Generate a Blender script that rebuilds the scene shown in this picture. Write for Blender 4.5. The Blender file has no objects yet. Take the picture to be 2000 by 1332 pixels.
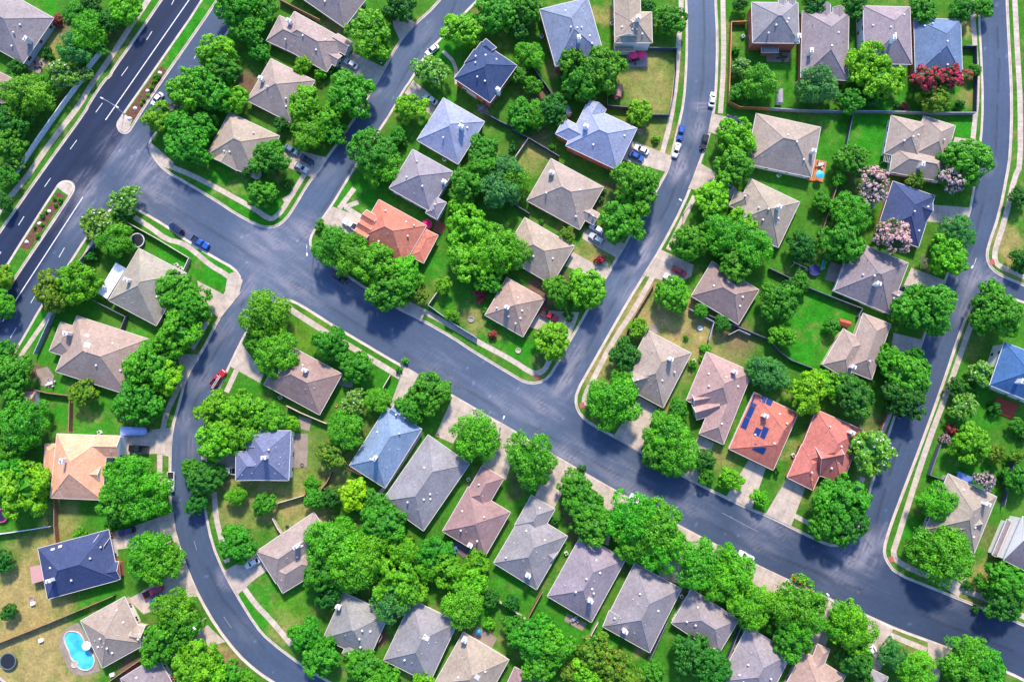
import bpy, math, random
import numpy as np
from mathutils import Vector, Matrix
from mathutils.geometry import delaunay_2d_cdt

# ------------------------------------------------------------------ camera, sky, sun
S = bpy.context.scene
COL = S.collection
F, H = 1340.0, 197.0                      # focal length in photo pixels, flying height
TILT = math.radians(5.71)
cam = bpy.data.cameras.new('camera')
cam.sensor_width = 36.0
cam.lens = 36.0 * F / 2000.0
cam.clip_start = 1.0
cam.clip_end = 5000.0
cam_ob = bpy.data.objects.new('camera', cam)
cam_ob.location = (0, 0, H)
cam_ob.rotation_euler = (TILT, 0, 0)
COL.objects.link(cam_ob)
S.camera = cam_ob

SUN_EL, SUN_AZ = math.radians(41), math.radians(5)      # azimuth measured from +Y towards +X
world = bpy.data.worlds.new('World')
S.world = world
world.use_nodes = True
wn = world.node_tree
sky = wn.nodes.new('ShaderNodeTexSky')
sky.sky_type = 'NISHITA'
sky.sun_disc = False
sky.sun_elevation = SUN_EL
sky.sun_rotation = SUN_AZ
_tint = wn.nodes.new('ShaderNodeMix'); _tint.data_type = 'RGBA'; _tint.blend_type = 'MULTIPLY'
_tint.inputs[0].default_value = 1.0
_tint.inputs[7].default_value = (.80, .97, 1.24, 1)
wn.links.new(sky.outputs[0], _tint.inputs[6])
wn.links.new(_tint.outputs[2], wn.nodes['Background'].inputs[0])
wn.nodes['Background'].inputs[1].default_value = 0.15
sun = bpy.data.lights.new('sun', 'SUN')
sun.energy = 3.9
sun.angle = math.radians(6.0)
sun.color = (1.0, 0.85, 0.68)
sun_ob = bpy.data.objects.new('sun', sun)
sun_ob.rotation_euler = (-(math.pi / 2 - SUN_EL), 0, -SUN_AZ)
COL.objects.link(sun_ob)
S.view_settings.view_transform = 'Standard'
S.view_settings.look = 'None'
S.view_settings.exposure = 0.8
S.view_settings.gamma = 1.0

# ------------------------------------------------------------------ helpers
ct, st = math.cos(TILT), math.sin(TILT)
def P(x, y, z=0.0):
    """A point of the photograph laid on the level z: world x, y."""
    u, v = (x - 1000.0) / F, (666.0 - y) / F
    k = (H - z) / (ct - v * st)
    return (u * k, (st + v * ct) * k)

def pnum(s):
    v = [float(q) for q in s.replace(';', ' ').replace(',', ' ').split()]
    return [(v[i], v[i + 1]) for i in range(0, len(v) - 1, 2)]

def wpts(pts, z=0.0):
    return [P(x, y, z) for x, y in pts]

def chaikin(pts, n=1, closed=True):
    for _ in range(n):
        out = []
        m = len(pts)
        rng = range(m) if closed else range(m - 1)
        if not closed:
            out.append(pts[0])
        for i in rng:
            a, b = pts[i], pts[(i + 1) % m]
            out.append((a[0] * .75 + b[0] * .25, a[1] * .75 + b[1] * .25))
            out.append((a[0] * .25 + b[0] * .75, a[1] * .25 + b[1] * .75))
        if not closed:
            out.append(pts[-1])
        pts = out
    return pts

def resample(pts, step, closed=False):
    out = []
    m = len(pts)
    for i in range(m if closed else m - 1):
        a, b = pts[i], pts[(i + 1) % m]
        n = max(1, int(math.hypot(b[0] - a[0], b[1] - a[1]) / step))
        for k in range(n):
            t = k / n
            out.append((a[0] + (b[0] - a[0]) * t, a[1] + (b[1] - a[1]) * t))
    if not closed:
        out.append(pts[-1])
    return out

def area(p):
    return 0.5 * sum(p[i - 1][0] * p[i][1] - p[i][0] * p[i - 1][1] for i in range(len(p)))

_lat = np.random.RandomState(7).rand(256, 256)
def vnoise(x, y, seed=0):
    x = np.asarray(x, float) + seed * 37.3
    y = np.asarray(y, float) + seed * 91.7
    xi, yi = np.floor(x).astype(int), np.floor(y).astype(int)
    fx, fy = x - xi, y - yi
    fx, fy = fx * fx * (3 - 2 * fx), fy * fy * (3 - 2 * fy)
    a = _lat[xi % 256, yi % 256]; b = _lat[(xi + 1) % 256, yi % 256]
    c = _lat[xi % 256, (yi + 1) % 256]; d = _lat[(xi + 1) % 256, (yi + 1) % 256]
    return (a * (1 - fx) + b * fx) * (1 - fy) + (c * (1 - fx) + d * fx) * fy

class MB:
    """Collects faces and builds ONE mesh object."""
    def __init__(self):
        self.v, self.f, self.m, self.s = [], [], [], []
    def face(self, pts, mi=0, smooth=False):
        n = len(self.v)
        self.v.extend([tuple(p) for p in pts])
        self.f.append(tuple(range(n, n + len(pts))))
        self.m.append(mi); self.s.append(smooth)
    def idx(self, verts, faces, mi=0, smooth=False):
        n = len(self.v)
        self.v.extend([tuple(p) for p in verts])
        for f in faces:
            self.f.append(tuple(n + i for i in f)); self.m.append(mi); self.s.append(smooth)
    def box(self, cx, cy, z0, z1, lx, ly, rot=0.0, mi=0, taper=1.0):
        c, s = math.cos(rot), math.sin(rot)
        vs = []
        for z, k in ((z0, 1.0), (z1, taper)):
            for sx, sy in ((-1, -1), (1, -1), (1, 1), (-1, 1)):
                x, y = sx * lx / 2 * k, sy * ly / 2 * k
                vs.append((cx + x * c - y * s, cy + x * s + y * c, z))
        self.idx(vs, [(3, 2, 1, 0), (4, 5, 6, 7), (0, 1, 5, 4), (1, 2, 6, 5), (2, 3, 7, 6), (3, 0, 4, 7)], mi)
    def prism(self, poly, z0, z1, mi=0, mside=None, inset_top=0.0):
        if area(poly) < 0:
            poly = poly[::-1]
        n = len(poly)
        top = offset(poly, -inset_top) if inset_top else poly
        vs = [(x, y, z0) for x, y in poly] + [(x, y, z1) for x, y in top]
        self.idx(vs, [tuple(range(n, 2 * n))], mi)
        self.idx(vs, [tuple(range(n - 1, -1, -1))], mi)
        self.idx(vs, [(i, (i + 1) % n, n + (i + 1) % n, n + i) for i in range(n)], mi if mside is None else mside)
    def lathe(self, prof, seg=12, cx=0, cy=0, mi=0, smooth=True, cap=True):
        vs = []
        for r, z in prof:
            for k in range(seg):
                a = 2 * math.pi * k / seg
                vs.append((cx + r * math.cos(a), cy + r * math.sin(a), z))
        fs = []
        for i in range(len(prof) - 1):
            for k in range(seg):
                k2 = (k + 1) % seg
                fs.append((i * seg + k, i * seg + k2, (i + 1) * seg + k2, (i + 1) * seg + k))
        self.idx(vs, fs, mi, smooth)
        if cap:
            m = (len(prof) - 1) * seg
            self.idx(vs, [tuple(range(m, m + seg))], mi)
    def tube(self, a, b, r0, r1=None, seg=6, mi=0):
        a, b = Vector(a), Vector(b)
        r1 = r0 if r1 is None else r1
        d = (b - a).normalized()
        u = d.orthogonal().normalized(); w = d.cross(u)
        vs = []
        for p, r in ((a, r0), (b, r1)):
            for k in range(seg):
                t = 2 * math.pi * k / seg
                vs.append(p + u * (r * math.cos(t)) + w * (r * math.sin(t)))
        fs = [(k, (k + 1) % seg, seg + (k + 1) % seg, seg + k) for k in range(seg)]
        self.idx(vs, fs, mi, True)
        self.idx(vs, [tuple(range(seg, 2 * seg)), tuple(range(seg - 1, -1, -1))], mi)
    def mesh(self, name, mats):
        me = bpy.data.meshes.new(name)
        me.from_pydata(self.v, [], self.f)
        for q in mats:
            me.materials.append(q)
        me.polygons.foreach_set('material_index', self.m)
        me.polygons.foreach_set('use_smooth', self.s)
        me.update()
        return me
    def build(self, name, mats, parent=None, loc=None):
        if not isinstance(mats, (list, tuple)):
            mats = [mats]
        o = bpy.data.objects.new(name, self.mesh(name, mats))
        COL.objects.link(o)
        if parent is not None:
            o.parent = parent
        if loc is not None:
            o.location = loc
        return o

def offset(poly, d):
    """Polygon (counter-clockwise) moved outwards by d."""
    n = len(poly); out = []
    for i in range(n):
        a, b, c = poly[i - 1], poly[i], poly[(i + 1) % n]
        n1 = (b[1] - a[1], a[0] - b[0]); n2 = (c[1] - b[1], b[0] - c[0])
        l1 = math.hypot(*n1) or 1e-9; l2 = math.hypot(*n2) or 1e-9
        nx, ny = n1[0] / l1 + n2[0] / l2, n1[1] / l1 + n2[1] / l2
        k = math.hypot(nx, ny) or 1e-9
        q = min(1.6, 2.0 / max(k, .8))
        out.append((b[0] + nx / k * d * q, b[1] + ny / k * d * q))
    return out

def empty(name, loc=(0, 0, 0), rz=0.0):
    o = bpy.data.objects.new(name, None)
    o.empty_display_size = 0.5
    o.location = loc
    o.rotation_euler = (0, 0, rz)
    COL.objects.link(o)
    return o

def link(name, me, parent=None, loc=(0, 0, 0), rot=(0, 0, 0), scale=(1, 1, 1)):
    o = bpy.data.objects.new(name, me)
    COL.objects.link(o)
    if parent is not None:
        o.parent = parent
    o.location, o.rotation_euler, o.scale = loc, rot, scale
    return o

def tag(o, label, cat, group=None):
    o['label'] = label
    o['category'] = cat
    if group:
        o['group'] = group
    return o

def struct(o, kind='structure'):
    o['kind'] = kind
    return o

# ------------------------------------------------------------------ materials
def new_mat(name, rough=0.8, spec=0.3):
    m = bpy.data.materials.new(name)
    m.use_nodes = True
    b = m.node_tree.nodes['Principled BSDF']
    b.inputs['Roughness'].default_value = rough
    b.inputs['Specular IOR Level'].default_value = spec
    return m, m.node_tree, b

def mix(nt, a, b, fac, mode='MIX'):
    n = nt.nodes.new('ShaderNodeMix')
    n.data_type = 'RGBA'; n.blend_type = mode
    for key, val in ((0, fac), (6, a), (7, b)):
        if hasattr(val, 'links') or hasattr(val, 'is_output'):
            nt.links.new(val, n.inputs[key])
        else:
            n.inputs[key].default_value = val if key == 0 else (*val[:3], 1)
    return n.outputs[2]

def noise(nt, scale, detail=3.0, rough=0.6, coord='Object', stretch=None):
    tc = nt.nodes.new('ShaderNodeTexCoord')
    src = tc.outputs[coord]
    if stretch:
        mp = nt.nodes.new('ShaderNodeMapping')
        mp.inputs['Scale'].default_value = stretch
        nt.links.new(src, mp.inputs[0]); src = mp.outputs[0]
    n = nt.nodes.new('ShaderNodeTexNoise')
    n.inputs['Scale'].default_value = scale
    n.inputs['Detail'].default_value = detail
    n.inputs['Roughness'].default_value = rough
    nt.links.new(src, n.inputs['Vector'])
    return n.outputs['Fac']

def ramp(nt, fac, lo, hi, c0=(0, 0, 0), c1=(1, 1, 1)):
    r = nt.nodes.new('ShaderNodeValToRGB')
    r.color_ramp.elements[0].position = lo
    r.color_ramp.elements[1].position = hi
    r.color_ramp.elements[0].color = (*c0, 1)
    r.color_ramp.elements[1].color = (*c1, 1)
    nt.links.new(fac, r.inputs[0])
    return r.outputs[0]

def bump(nt, b, h, strength, dist=0.05):
    n = nt.nodes.new('ShaderNodeBump')
    n.inputs['Strength'].default_value = strength
    n.inputs['Distance'].default_value = dist
    nt.links.new(h, n.inputs['Height'])
    nt.links.new(n.outputs[0], b.inputs['Normal'])

def flat(name, col, rough=0.7, spec=0.3, var=0.15, scale=1.5, metal=0.0, coord='Object'):
    m, nt, b = new_mat(name, rough, spec)
    b.inputs['Metallic'].default_value = metal
    n = ramp(nt, noise(nt, scale, 4, .65, coord), .3, .7, (1 - var,) * 3, (1 + var * .6,) * 3)
    nt.links.new(mix(nt, col, n, 1.0, 'MULTIPLY'), b.inputs['Base Color'])
    return m

def attr_mat(name, attr, rough, spec, n_amount, scales, bump_s=0.0):
    m, nt, b = new_mat(name, rough, spec)
    a = nt.nodes.new('ShaderNodeAttribute'); a.attribute_name = attr
    c = a.outputs['Color']
    for s in scales:
        n = ramp(nt, noise(nt, s, 5, .7), .28, .72, (1 - n_amount,) * 3, (1 + n_amount,) * 3)
        c = mix(nt, c, n, 1.0, 'MULTIPLY')
    nt.links.new(c, b.inputs['Base Color'])
    if bump_s:
        bump(nt, b, noise(nt, scales[-1] * 2, 4, .7), bump_s, .08)
    return m

M = {}
M['ground'] = attr_mat('turf_and_soil', 'tint', .95, .1, .30, (.30, 1.5, 4.0), .8)
M['road'] = attr_mat('asphalt', 'tint', .75, .25, .10, (.12, .9, 4.5), .2)
M['far_grass'] = flat('far_grass', (.09, .17, .04), .95, .1, .4, .05)

def concrete(name, col, joint):
    m, nt, b = new_mat(name, .85, .25)
    n = ramp(nt, noise(nt, .35, 5, .7), .3, .7, (.66, .65, .64), (1.12, 1.10, 1.08))
    c = mix(nt, col, n, 1, 'MULTIPLY')
    n2 = ramp(nt, noise(nt, 3.0, 4, .7), .3, .7, (.9,) * 3, (1.06,) * 3)
    c = mix(nt, c, n2, 1, 'MULTIPLY')
    if joint:
        uv = nt.nodes.new('ShaderNodeUVMap'); uv.uv_map = 'UVMap'
        br = nt.nodes.new('ShaderNodeTexBrick')
        br.offset = 0.0
        for k, v in (('Color1', (1, 1, 1, 1)), ('Color2', (.93, .92, .91, 1)), ('Mortar', (.55, .52, .5, 1))):
            br.inputs[k].default_value = v
        br.inputs['Scale'].default_value = 1.0
        br.inputs['Brick Width'].default_value = joint
        br.inputs['Row Height'].default_value = joint
        br.inputs['Mortar Size'].default_value = .035
        nt.links.new(uv.outputs[0], br.inputs[0])
        c = mix(nt, c, br.outputs[0], 1, 'MULTIPLY')
    nt.links.new(c, b.inputs['Base Color'])
    bump(nt, b, noise(nt, 8, 3), .1, .02)
    return m
M['walk'] = concrete('pavement_concrete', (.57, .50, .44), 1.5)
M['drive'] = concrete('driveway_concrete', (.53, .46, .40), 3.2)
M['kerb'] = concrete('kerb_concrete', (.59, .52, .46), 0)
M['worn'] = flat('worn_road_paint', (.26, .26, .29), .7, .3, .35, 1.5)
M['paint'] = flat('road_paint', (.66, .67, .69), .6, .3, .25, 1.2)
M['brickpad'] = flat('red_ramp_pad', (.42, .12, .10), .8, .2, .2, 3)
M['soil'] = flat('bed_soil', (.15, .075, .05), .95, .1, .4, 1.2)

def obj_color_mat(name, rough, spec, amount, scales, strength=.2, coord='Object', streak=False, coat=0.0, metal=0.0):
    """Base colour from the object's own colour, broken up by noise."""
    m, nt, b = new_mat(name, rough, spec)
    oi = nt.nodes.new('ShaderNodeObjectInfo')
    c = oi.outputs['Color']
    for s in scales:
        n = ramp(nt, noise(nt, s, 4, .7, coord), .28, .72, (1 - amount,) * 3, (1 + amount,) * 3)
        c = mix(nt, c, n, 1, 'MULTIPLY')
    if streak:
        n = ramp(nt, noise(nt, 1.0, 3, .6, coord, (1.1, 1.1, 9.0)), .3, .7, (.80, .80, .82), (1.16, 1.14, 1.12))
        c = mix(nt, c, n, 1, 'MULTIPLY')
    nt.links.new(c, b.inputs['Base Color'])
    if strength:
        bump(nt, b, noise(nt, scales[-1] * 1.5, 3, .7, coord), strength, .05)
    b.inputs['Coat Weight'].default_value = coat
    b.inputs['Metallic'].default_value = metal
    return m
M['roof'] = obj_color_mat('shingle_roof', .9, .2, .16, (.22, 1.3, 6.0), .35, streak=True)
M['ridge'] = obj_color_mat('ridge_cap', .85, .2, .1, (2.0,), 0)
M['wall'] = obj_color_mat('painted_siding', .7, .3, .06, (.6, 4.0), .1)
M['trim'] = flat('white_trim', (.72, .69, .66), .5, .4, .06, 2)
M['fence'] = obj_color_mat('weathered_wood', .9, .15, .25, (1.2, 7.0), .3)
M['car'] = obj_color_mat('car_paint', .28, .5, .02, (.5,), 0, coat=.6)
M['plain'] = obj_color_mat('painted_surface', .55, .35, .06, (1.5,), 0)
M['glass'] = flat('dark_glass', (.015, .022, .035), .08, .6, .1, 1)
M['tyre'] = flat('tyre_rubber', (.02, .02, .022), .9, .2, .1, 3)
M['black'] = flat('black_plastic', (.025, .027, .032), .6, .3, .2, 2)
M['steel'] = flat('galvanised_steel', (.55, .56, .58), .4, .5, .08, 2, .6)
M['lampwhite'] = flat('clear_lens', (.8, .8, .82), .2, .6, .02, 2)
M['redlens'] = flat('red_lens', (.5, .02, .02), .25, .6, .02, 2)
M['vent'] = flat('pale_vent_metal', (.78, .76, .75), .45, .4, .06, 2)
M['pipe'] = flat('dark_vent_pipe', (.10, .09, .10), .7, .3, .1, 2)
M['chimney'] = flat('white_chimney_siding', (.82, .80, .80), .6, .3, .05, 2)
M['bark'] = flat('bark', (.13, .095, .07), .95, .1, .4, 3)
M['solar'] = flat('solar_cells', (.008, .035, .16), .18, .6, .2, 3)
# ------------------------------------------------------------------ ground, road, kerbs, pavements
BLOCKS = [
 # west side of the avenue
 pnum("370,-80 315,0 262,78 220,137 214,150 205,155 172,205 168,216 85,330 0,452 -80,566 -80,-80"),
 # between avenue and first curving street
 pnum("545,-80 495,-5 390,140 325,230 300,266 292,283 297,302 322,333 362,355 425,393 462,418 500,438 520,444 540,442 558,428 575,403 600,360 622,333 635,312 675,258 730,170 750,135 777,85 807,50 850,12 880,-30 900,-80"),
 # south-west block
 pnum("214,408 170,463 135,518 82,598 47,660 5,728 -80,850 -80,1400 620,1400 545,1340 500,1311 462,1276 422,1224 390,1169 367,1119 345,1056 335,1011 332,999 331,891 335,838 350,786 362,738 387,696 405,666 427,620 455,588 467,565 470,545 457,525 425,508 370,475 325,443 277,415 245,402"),
 # south block
 pnum("537,590 550,585 575,590 605,608 655,640 700,666 750,696 815,733 887,776 922,796 950,813 1000,841 1082,891 1125,916 1207,963 1337,1034 1405,1069 1480,1106 1532,1131 1610,1166 1650,1184 1700,1206 1750,1229 1825,1256 1875,1276 1975,1316 2000,1329 2080,1370 2080,1440 760,1440 680,1350 635,1326 587,1296 525,1249 500,1221 462,1159 437,1114 415,1061 402,999 395,945 396,890 404,830 422,771 445,723 470,671 490,635 515,603"),
 # central block
 pnum("960,-80 945,-10 905,30 862,77 837,100 805,155 787,180 767,217 745,250 705,310 672,363 650,400 627,433 610,458 606,473 610,490 660,526 720,566 777,602 822,623 887,660 925,686 1000,731 1025,746 1050,748 1072,736 1087,711 1115,660 1142,615 1182,540 1220,478 1297,345 1306,325 1322,257 1335,200 1340,125 1341,50 1339,0 1337,-80"),
 # block east of the straight street
 pnum("1396,-80 1398,0 1402,75 1400,162 1395,217 1385,270 1362,333 1335,403 1290,488 1262,533 1222,598 1185,663 1155,716 1127,765 1125,791 1135,811 1155,828 1212,858 1250,881 1350,938 1470,996 1500,1006 1600,1056 1630,1066 1655,1060 1676,1030 1690,986 1707,926 1732,856 1750,801 1785,715 1802,660 1845,548 1887,433 1896,403 1915,277 1919,200 1915,100 1911,32 1910,-80"),
 # north-east corner block
 pnum("1965,-80 1967,0 1972,100 1977,200 1974,300 1967,345 1952,420 1930,483 1928,505 1937,525 1960,540 2000,556 2080,595 2080,-80"),
 # south-east block
 pnum("2080,625 2000,590 1935,575 1908,585 1890,613 1870,666 1850,728 1812,836 1750,999 1737,1036 1727,1071 1730,1091 1750,1119 1825,1149 1925,1189 2000,1219 2080,1258"),
]
MEDIANS = [
 pnum("440,-80 398,0 290,155 232,237 230,247 235,256 243,260 252,256 258,246 300,180 425,0 475,-80"),
 pnum("-70,660 8,528 112,365 120,357 130,355 140,358 144,367 139,380 15,563 -50,665"),
]
GZ = 0.12

# turf, dry grass and bare earth: where the place is green, straw-coloured or bare
GREEN, LUSH, DRY, EARTH, LIME = (.045, .175, .014), (.026, .215, .010), (.33, .26, .10), (.17, .10, .07), (.13, .25, .02)
PATCH = [  # x, y, radius, colour, amount
 (1265,150,62,DRY,.62),(1265,200,48,DRY,.5),(1180,25,22,DRY,.7),(1285,280,48,DRY,.45),(1330,635,70,DRY,.85),(1280,600,50,DRY,.8),(1230,625,40,DRY,.7),(1405,668,50,DRY,.55),(1440,660,40,EARTH,.5),
 (1175,740,40,DRY,.8),(1190,700,35,DRY,.7),(1300,790,35,DRY,.5),(1330,740,25,DRY,.4),(1390,880,25,DRY,.5),(1420,900,30,DRY,.4),
 (45,1130,70,DRY,.75),(40,1200,60,DRY,.75),(100,1185,45,DRY,.6),(60,1270,80,DRY,.9),(110,1310,70,DRY,.85),(20,1330,60,DRY,.8),(95,1060,40,DRY,.5),(150,830,30,DRY,.4),(130,810,30,DRY,.4),(120,1010,30,DRY,.35),(140,1020,25,DRY,.35),
 (600,1000,45,DRY,.65),(545,975,35,DRY,.6),(590,930,25,DRY,.4),(470,985,60,DRY,.4),(440,960,40,DRY,.35),(640,880,40,DRY,.35),(650,930,30,DRY,.5),
 (925,625,26,DRY,.75),(912,600,22,EARTH,.5),(870,560,30,DRY,.25),(860,530,30,LUSH,.6),(905,575,35,LUSH,.6),(880,590,22,LUSH,.4),(1045,300,35,DRY,.5),(1030,320,30,DRY,.4),
 (1155,500,30,DRY,.7),(1180,495,22,DRY,.6),(1060,575,40,EARTH,.85),(1040,600,25,EARTH,.7),(1085,545,30,EARTH,.8),(1110,470,25,LUSH,.5),(1190,380,30,EARTH,.7),(1175,410,20,EARTH,.6),(1060,265,20,EARTH,.5),(1072,140,15,DRY,.8),(1060,195,18,EARTH,.8),(1075,200,30,EARTH,.4),
 (1960,470,38,DRY,.6),(1985,520,30,DRY,.5),(1705,840,40,EARTH,.65),(1690,870,30,DRY,.4),(1700,930,25,DRY,.35),(1550,880,20,DRY,.4),(1545,960,25,DRY,.3),
 (1900,1140,45,DRY,.45),(1935,1060,25,EARTH,.7),(1925,1120,30,DRY,.45),(1880,1180,20,DRY,.4),(1785,1160,20,DRY,.3),(1780,1270,35,DRY,.5),(1745,1255,20,DRY,.5),
 (370,60,90,LUSH,1),(20,620,60,LUSH,.8),(20,560,40,LUSH,.8),(1690,265,62,LUSH,1),(1610,270,55,LUSH,.5),(1600,640,70,LUSH,1),(1580,690,45,LUSH,.9),(530,1165,65,LUSH,.9),(560,1200,40,LIME,.4),(550,1230,30,DRY,.35),(420,515,60,LUSH,.9),(350,500,50,LUSH,.9),(450,360,50,LUSH,.9),(520,400,45,LUSH,.8),(180,800,60,LUSH,.7),(110,790,45,LUSH,.8),(95,670,40,LUSH,.8),(140,590,60,LUSH,.7),
 (700,400,60,LUSH,.9),(500,740,40,LUSH,.6),(690,1,40,LUSH,.4),(850,215,45,LUSH,.7),(880,110,40,LUSH,.8),(620,830,25,GREEN,.3),(640,880,35,GREEN,.4),(730,740,35,LUSH,.7),(830,830,30,LUSH,.5),(1030,690,40,LUSH,.8),(975,660,40,LUSH,.7),(1010,1130,40,LUSH,.8),(1120,1230,40,LUSH,.7),(1240,1280,60,LUSH,.4),(1050,1180,40,LUSH,.6),(960,1180,40,LUSH,.7),
 (1880,890,60,LUSH,.5),(1860,960,50,LUSH,.8),(1900,800,50,LUSH,.5),(1790,1040,35,LUSH,.9),(1860,700,35,LUSH,.6),(1830,760,35,LIME,.4),(1900,670,30,DRY,.3),(1560,440,40,GREEN,.5),(1660,360,30,EARTH,.4),(1520,350,30,LUSH,.5),(1640,560,30,GREEN,.3),(1550,540,30,GREEN,.4),
 (655,40,28,EARTH,.5),(475,155,25,EARTH,.8),(485,165,18,EARTH,.7),(1,30,25,LUSH,.5),(90,10,25,LUSH,.7),(115,80,25,DRY,.6),(95,125,20,DRY,.5),(125,55,20,EARTH,.5),(240,95,40,EARTH,.4),
 (270,860,30,LUSH,.6),(230,1010,40,LUSH,.7),(190,1150,45,LUSH,.7),(260,1310,30,EARTH,.8),(300,1250,25,EARTH,.4),(430,1290,28,DRY,.8),(455,1300,25,EARTH,.4),(415,1265,18,DRY,.8),
 (700,840,25,EARTH,.6),(760,1060,25,EARTH,.6),(960,870,22,EARTH,.4),(1010,950,20,EARTH,.7),(1060,920,20,EARTH,.4),(1135,1030,25,EARTH,.8),(1110,1000,20,EARTH,.6),(1225,1100,20,EARTH,.7),(1340,1140,20,EARTH,.6),(760,1200,18,EARTH,.7),(740,1240,14,EARTH,.8),(1180,1235,25,LUSH,.6),(1250,1270,16,DRY,.6),(1310,1280,30,GREEN,.4),
 (1420,60,14,DRY,.3),(1470,150,40,LUSH,.6),(1520,160,40,LUSH,.7),(1740,190,40,LUSH,.7),(1840,200,50,LUSH,.5),(1885,195,18,DRY,.5),(1885,60,20,DRY,.7),(1880,250,25,LUSH,1),(1740,600,20,LUSH,.5),(1665,240,20,LUSH,1),
 (1080,640,30,EARTH,.3),(1055,710,20,EARTH,.5),(800,560,20,DRY,.4),(1255,225,20,GREEN,.5),(660,600,40,LIME,.3),(600,650,40,LIME,.5),(690,660,25,LUSH,.5),(770,760,20,LUSH,.4),
 (30,1045,50,GREEN,.4),(5,980,40,LUSH,.5),(90,640,30,LUSH,.5),(80,735,20,EARTH,.7),(70,720,14,EARTH,.7),(560,1010,30,DRY,.4),(530,925,40,DRY,.4),(270,650,18,LUSH,.6),(460,560,20,LUSH,.4)]
_pw = [(P(x, y), r / 6.8, np.array(c), a) for x, y, r, c, a in PATCH]

def ground_tint(X, Y):
    wx = X + 3.0 * (vnoise(X * .22, Y * .22, 1) - .5) + 1.6 * (vnoise(X * .8, Y * .8, 2) - .5)
    wy = Y + 3.0 * (vnoise(X * .22, Y * .22, 3) - .5) + 1.6 * (vnoise(X * .8, Y * .8, 4) - .5)
    base = np.array(GREEN)[None, :] * np.ones((len(X), 1))
    t = np.clip(vnoise(X * .05, Y * .05, 5) * 1.6 - .5, 0, 1)[:, None]
    base = base * (1 - .35 * t) + np.array((.10, .19, .03)) * .35 * t
    for (px, py), r, c, a in _pw:
        d = np.hypot(wx - px, wy - py) / r
        w = a * np.clip(1.25 - d, 0, .45) / .45
        w = w * w * (3 - 2 * w) if a > .99 else w
        w = (w * (.15 + 1.05 * vnoise(X * .30, Y * .30, 6) + .45 * vnoise(X * 1.1, Y * 1.1, 7) if a < .99 else .75 + .5 * vnoise(X * .55, Y * .55, 6)))[:, None].clip(0, 1)
        base = base * (1 - w) + c * w
    # thatch and thin spots inside the turf
    q = np.clip(vnoise(X * .9, Y * .9, 8) * vnoise(X * .17, Y * .17, 9) * 2.6 - .95, 0, 1)[:, None]
    base = base * (1 - .45 * q) + np.array((.30, .22, .09)) * .45 * q
    return base

def set_tint(me, cols, name='tint'):
    a = me.color_attributes.new(name, 'FLOAT_COLOR', 'POINT')
    c = np.ones((len(me.vertices), 4), dtype=np.float32)
    c[:, :3] = cols
    a.data.foreach_set('color', c.ravel())

def inside(poly, X, Y):
    r = np.zeros(len(X), bool)
    n = len(poly)
    for i in range(n):
        x0, y0 = poly[i - 1]; x1, y1 = poly[i]
        if y0 == y1:
            continue
        c = (y0 > Y) != (y1 > Y)
        r ^= c & (X < (x1 - x0) * (Y - y0) / (y1 - y0) + x0)
    return r

def edge_dist(poly, X, Y):
    d = np.full(len(X), 1e9)
    n = len(poly)
    for i in range(n):
        (x0, y0), (x1, y1) = poly[i - 1], poly[i]
        dx, dy = x1 - x0, y1 - y0
        L = dx * dx + dy * dy or 1e-9
        t = np.clip(((X - x0) * dx + (Y - y0) * dy) / L, 0, 1)
        d = np.minimum(d, np.hypot(X - x0 - t * dx, Y - y0 - t * dy))
    return d

def sheet(name, poly, z, step, mat, tint):
    """A flat sheet inside poly, finely divided so that it can carry a colour of its own."""
    poly = resample(poly, 3.0, True)
    xs = [p[0] for p in poly]; ys = [p[1] for p in poly]
    gx, gy = np.meshgrid(np.arange(min(xs), max(xs), step), np.arange(min(ys), max(ys), step))
    X, Y = gx.ravel(), gy.ravel()
    X = X + (vnoise(X * 1.3, Y * 1.3, 11) - .5) * step * .5
    k = inside(poly, X, Y)
    X, Y = X[k], Y[k]
    k = edge_dist(poly, X, Y) > step * .45
    pts = [Vector(p) for p in poly] + [Vector((x, y)) for x, y in zip(X[k], Y[k])]
    n = len(poly)
    v, e, f, _, _, _ = delaunay_2d_cdt(pts, [(i, (i + 1) % n) for i in range(n)], [], 1, 1e-5)
    me = bpy.data.meshes.new(name)
    me.from_pydata([(p.x, p.y, z) for p in v], [], [tuple(q) for q in f])
    me.materials.append(mat)
    me.update()
    if me.polygons and me.polygons[0].normal.z < 0:
        me.flip_normals()
    A = np.array([(p.x, p.y) for p in v])
    set_tint(me, tint(A[:, 0], A[:, 1]))
    o = bpy.data.objects.new(name, me)
    COL.objects.link(o)
    return struct(o)

# far ground reaching to the horizon, below everything
mb = MB(); mb.face([(-2500, -2500, -.25), (2500, -2500, -.25), (2500, 2500, -.25), (-2500, 2500, -.25)])
struct(mb.build('ground', M['far_grass']))

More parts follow.
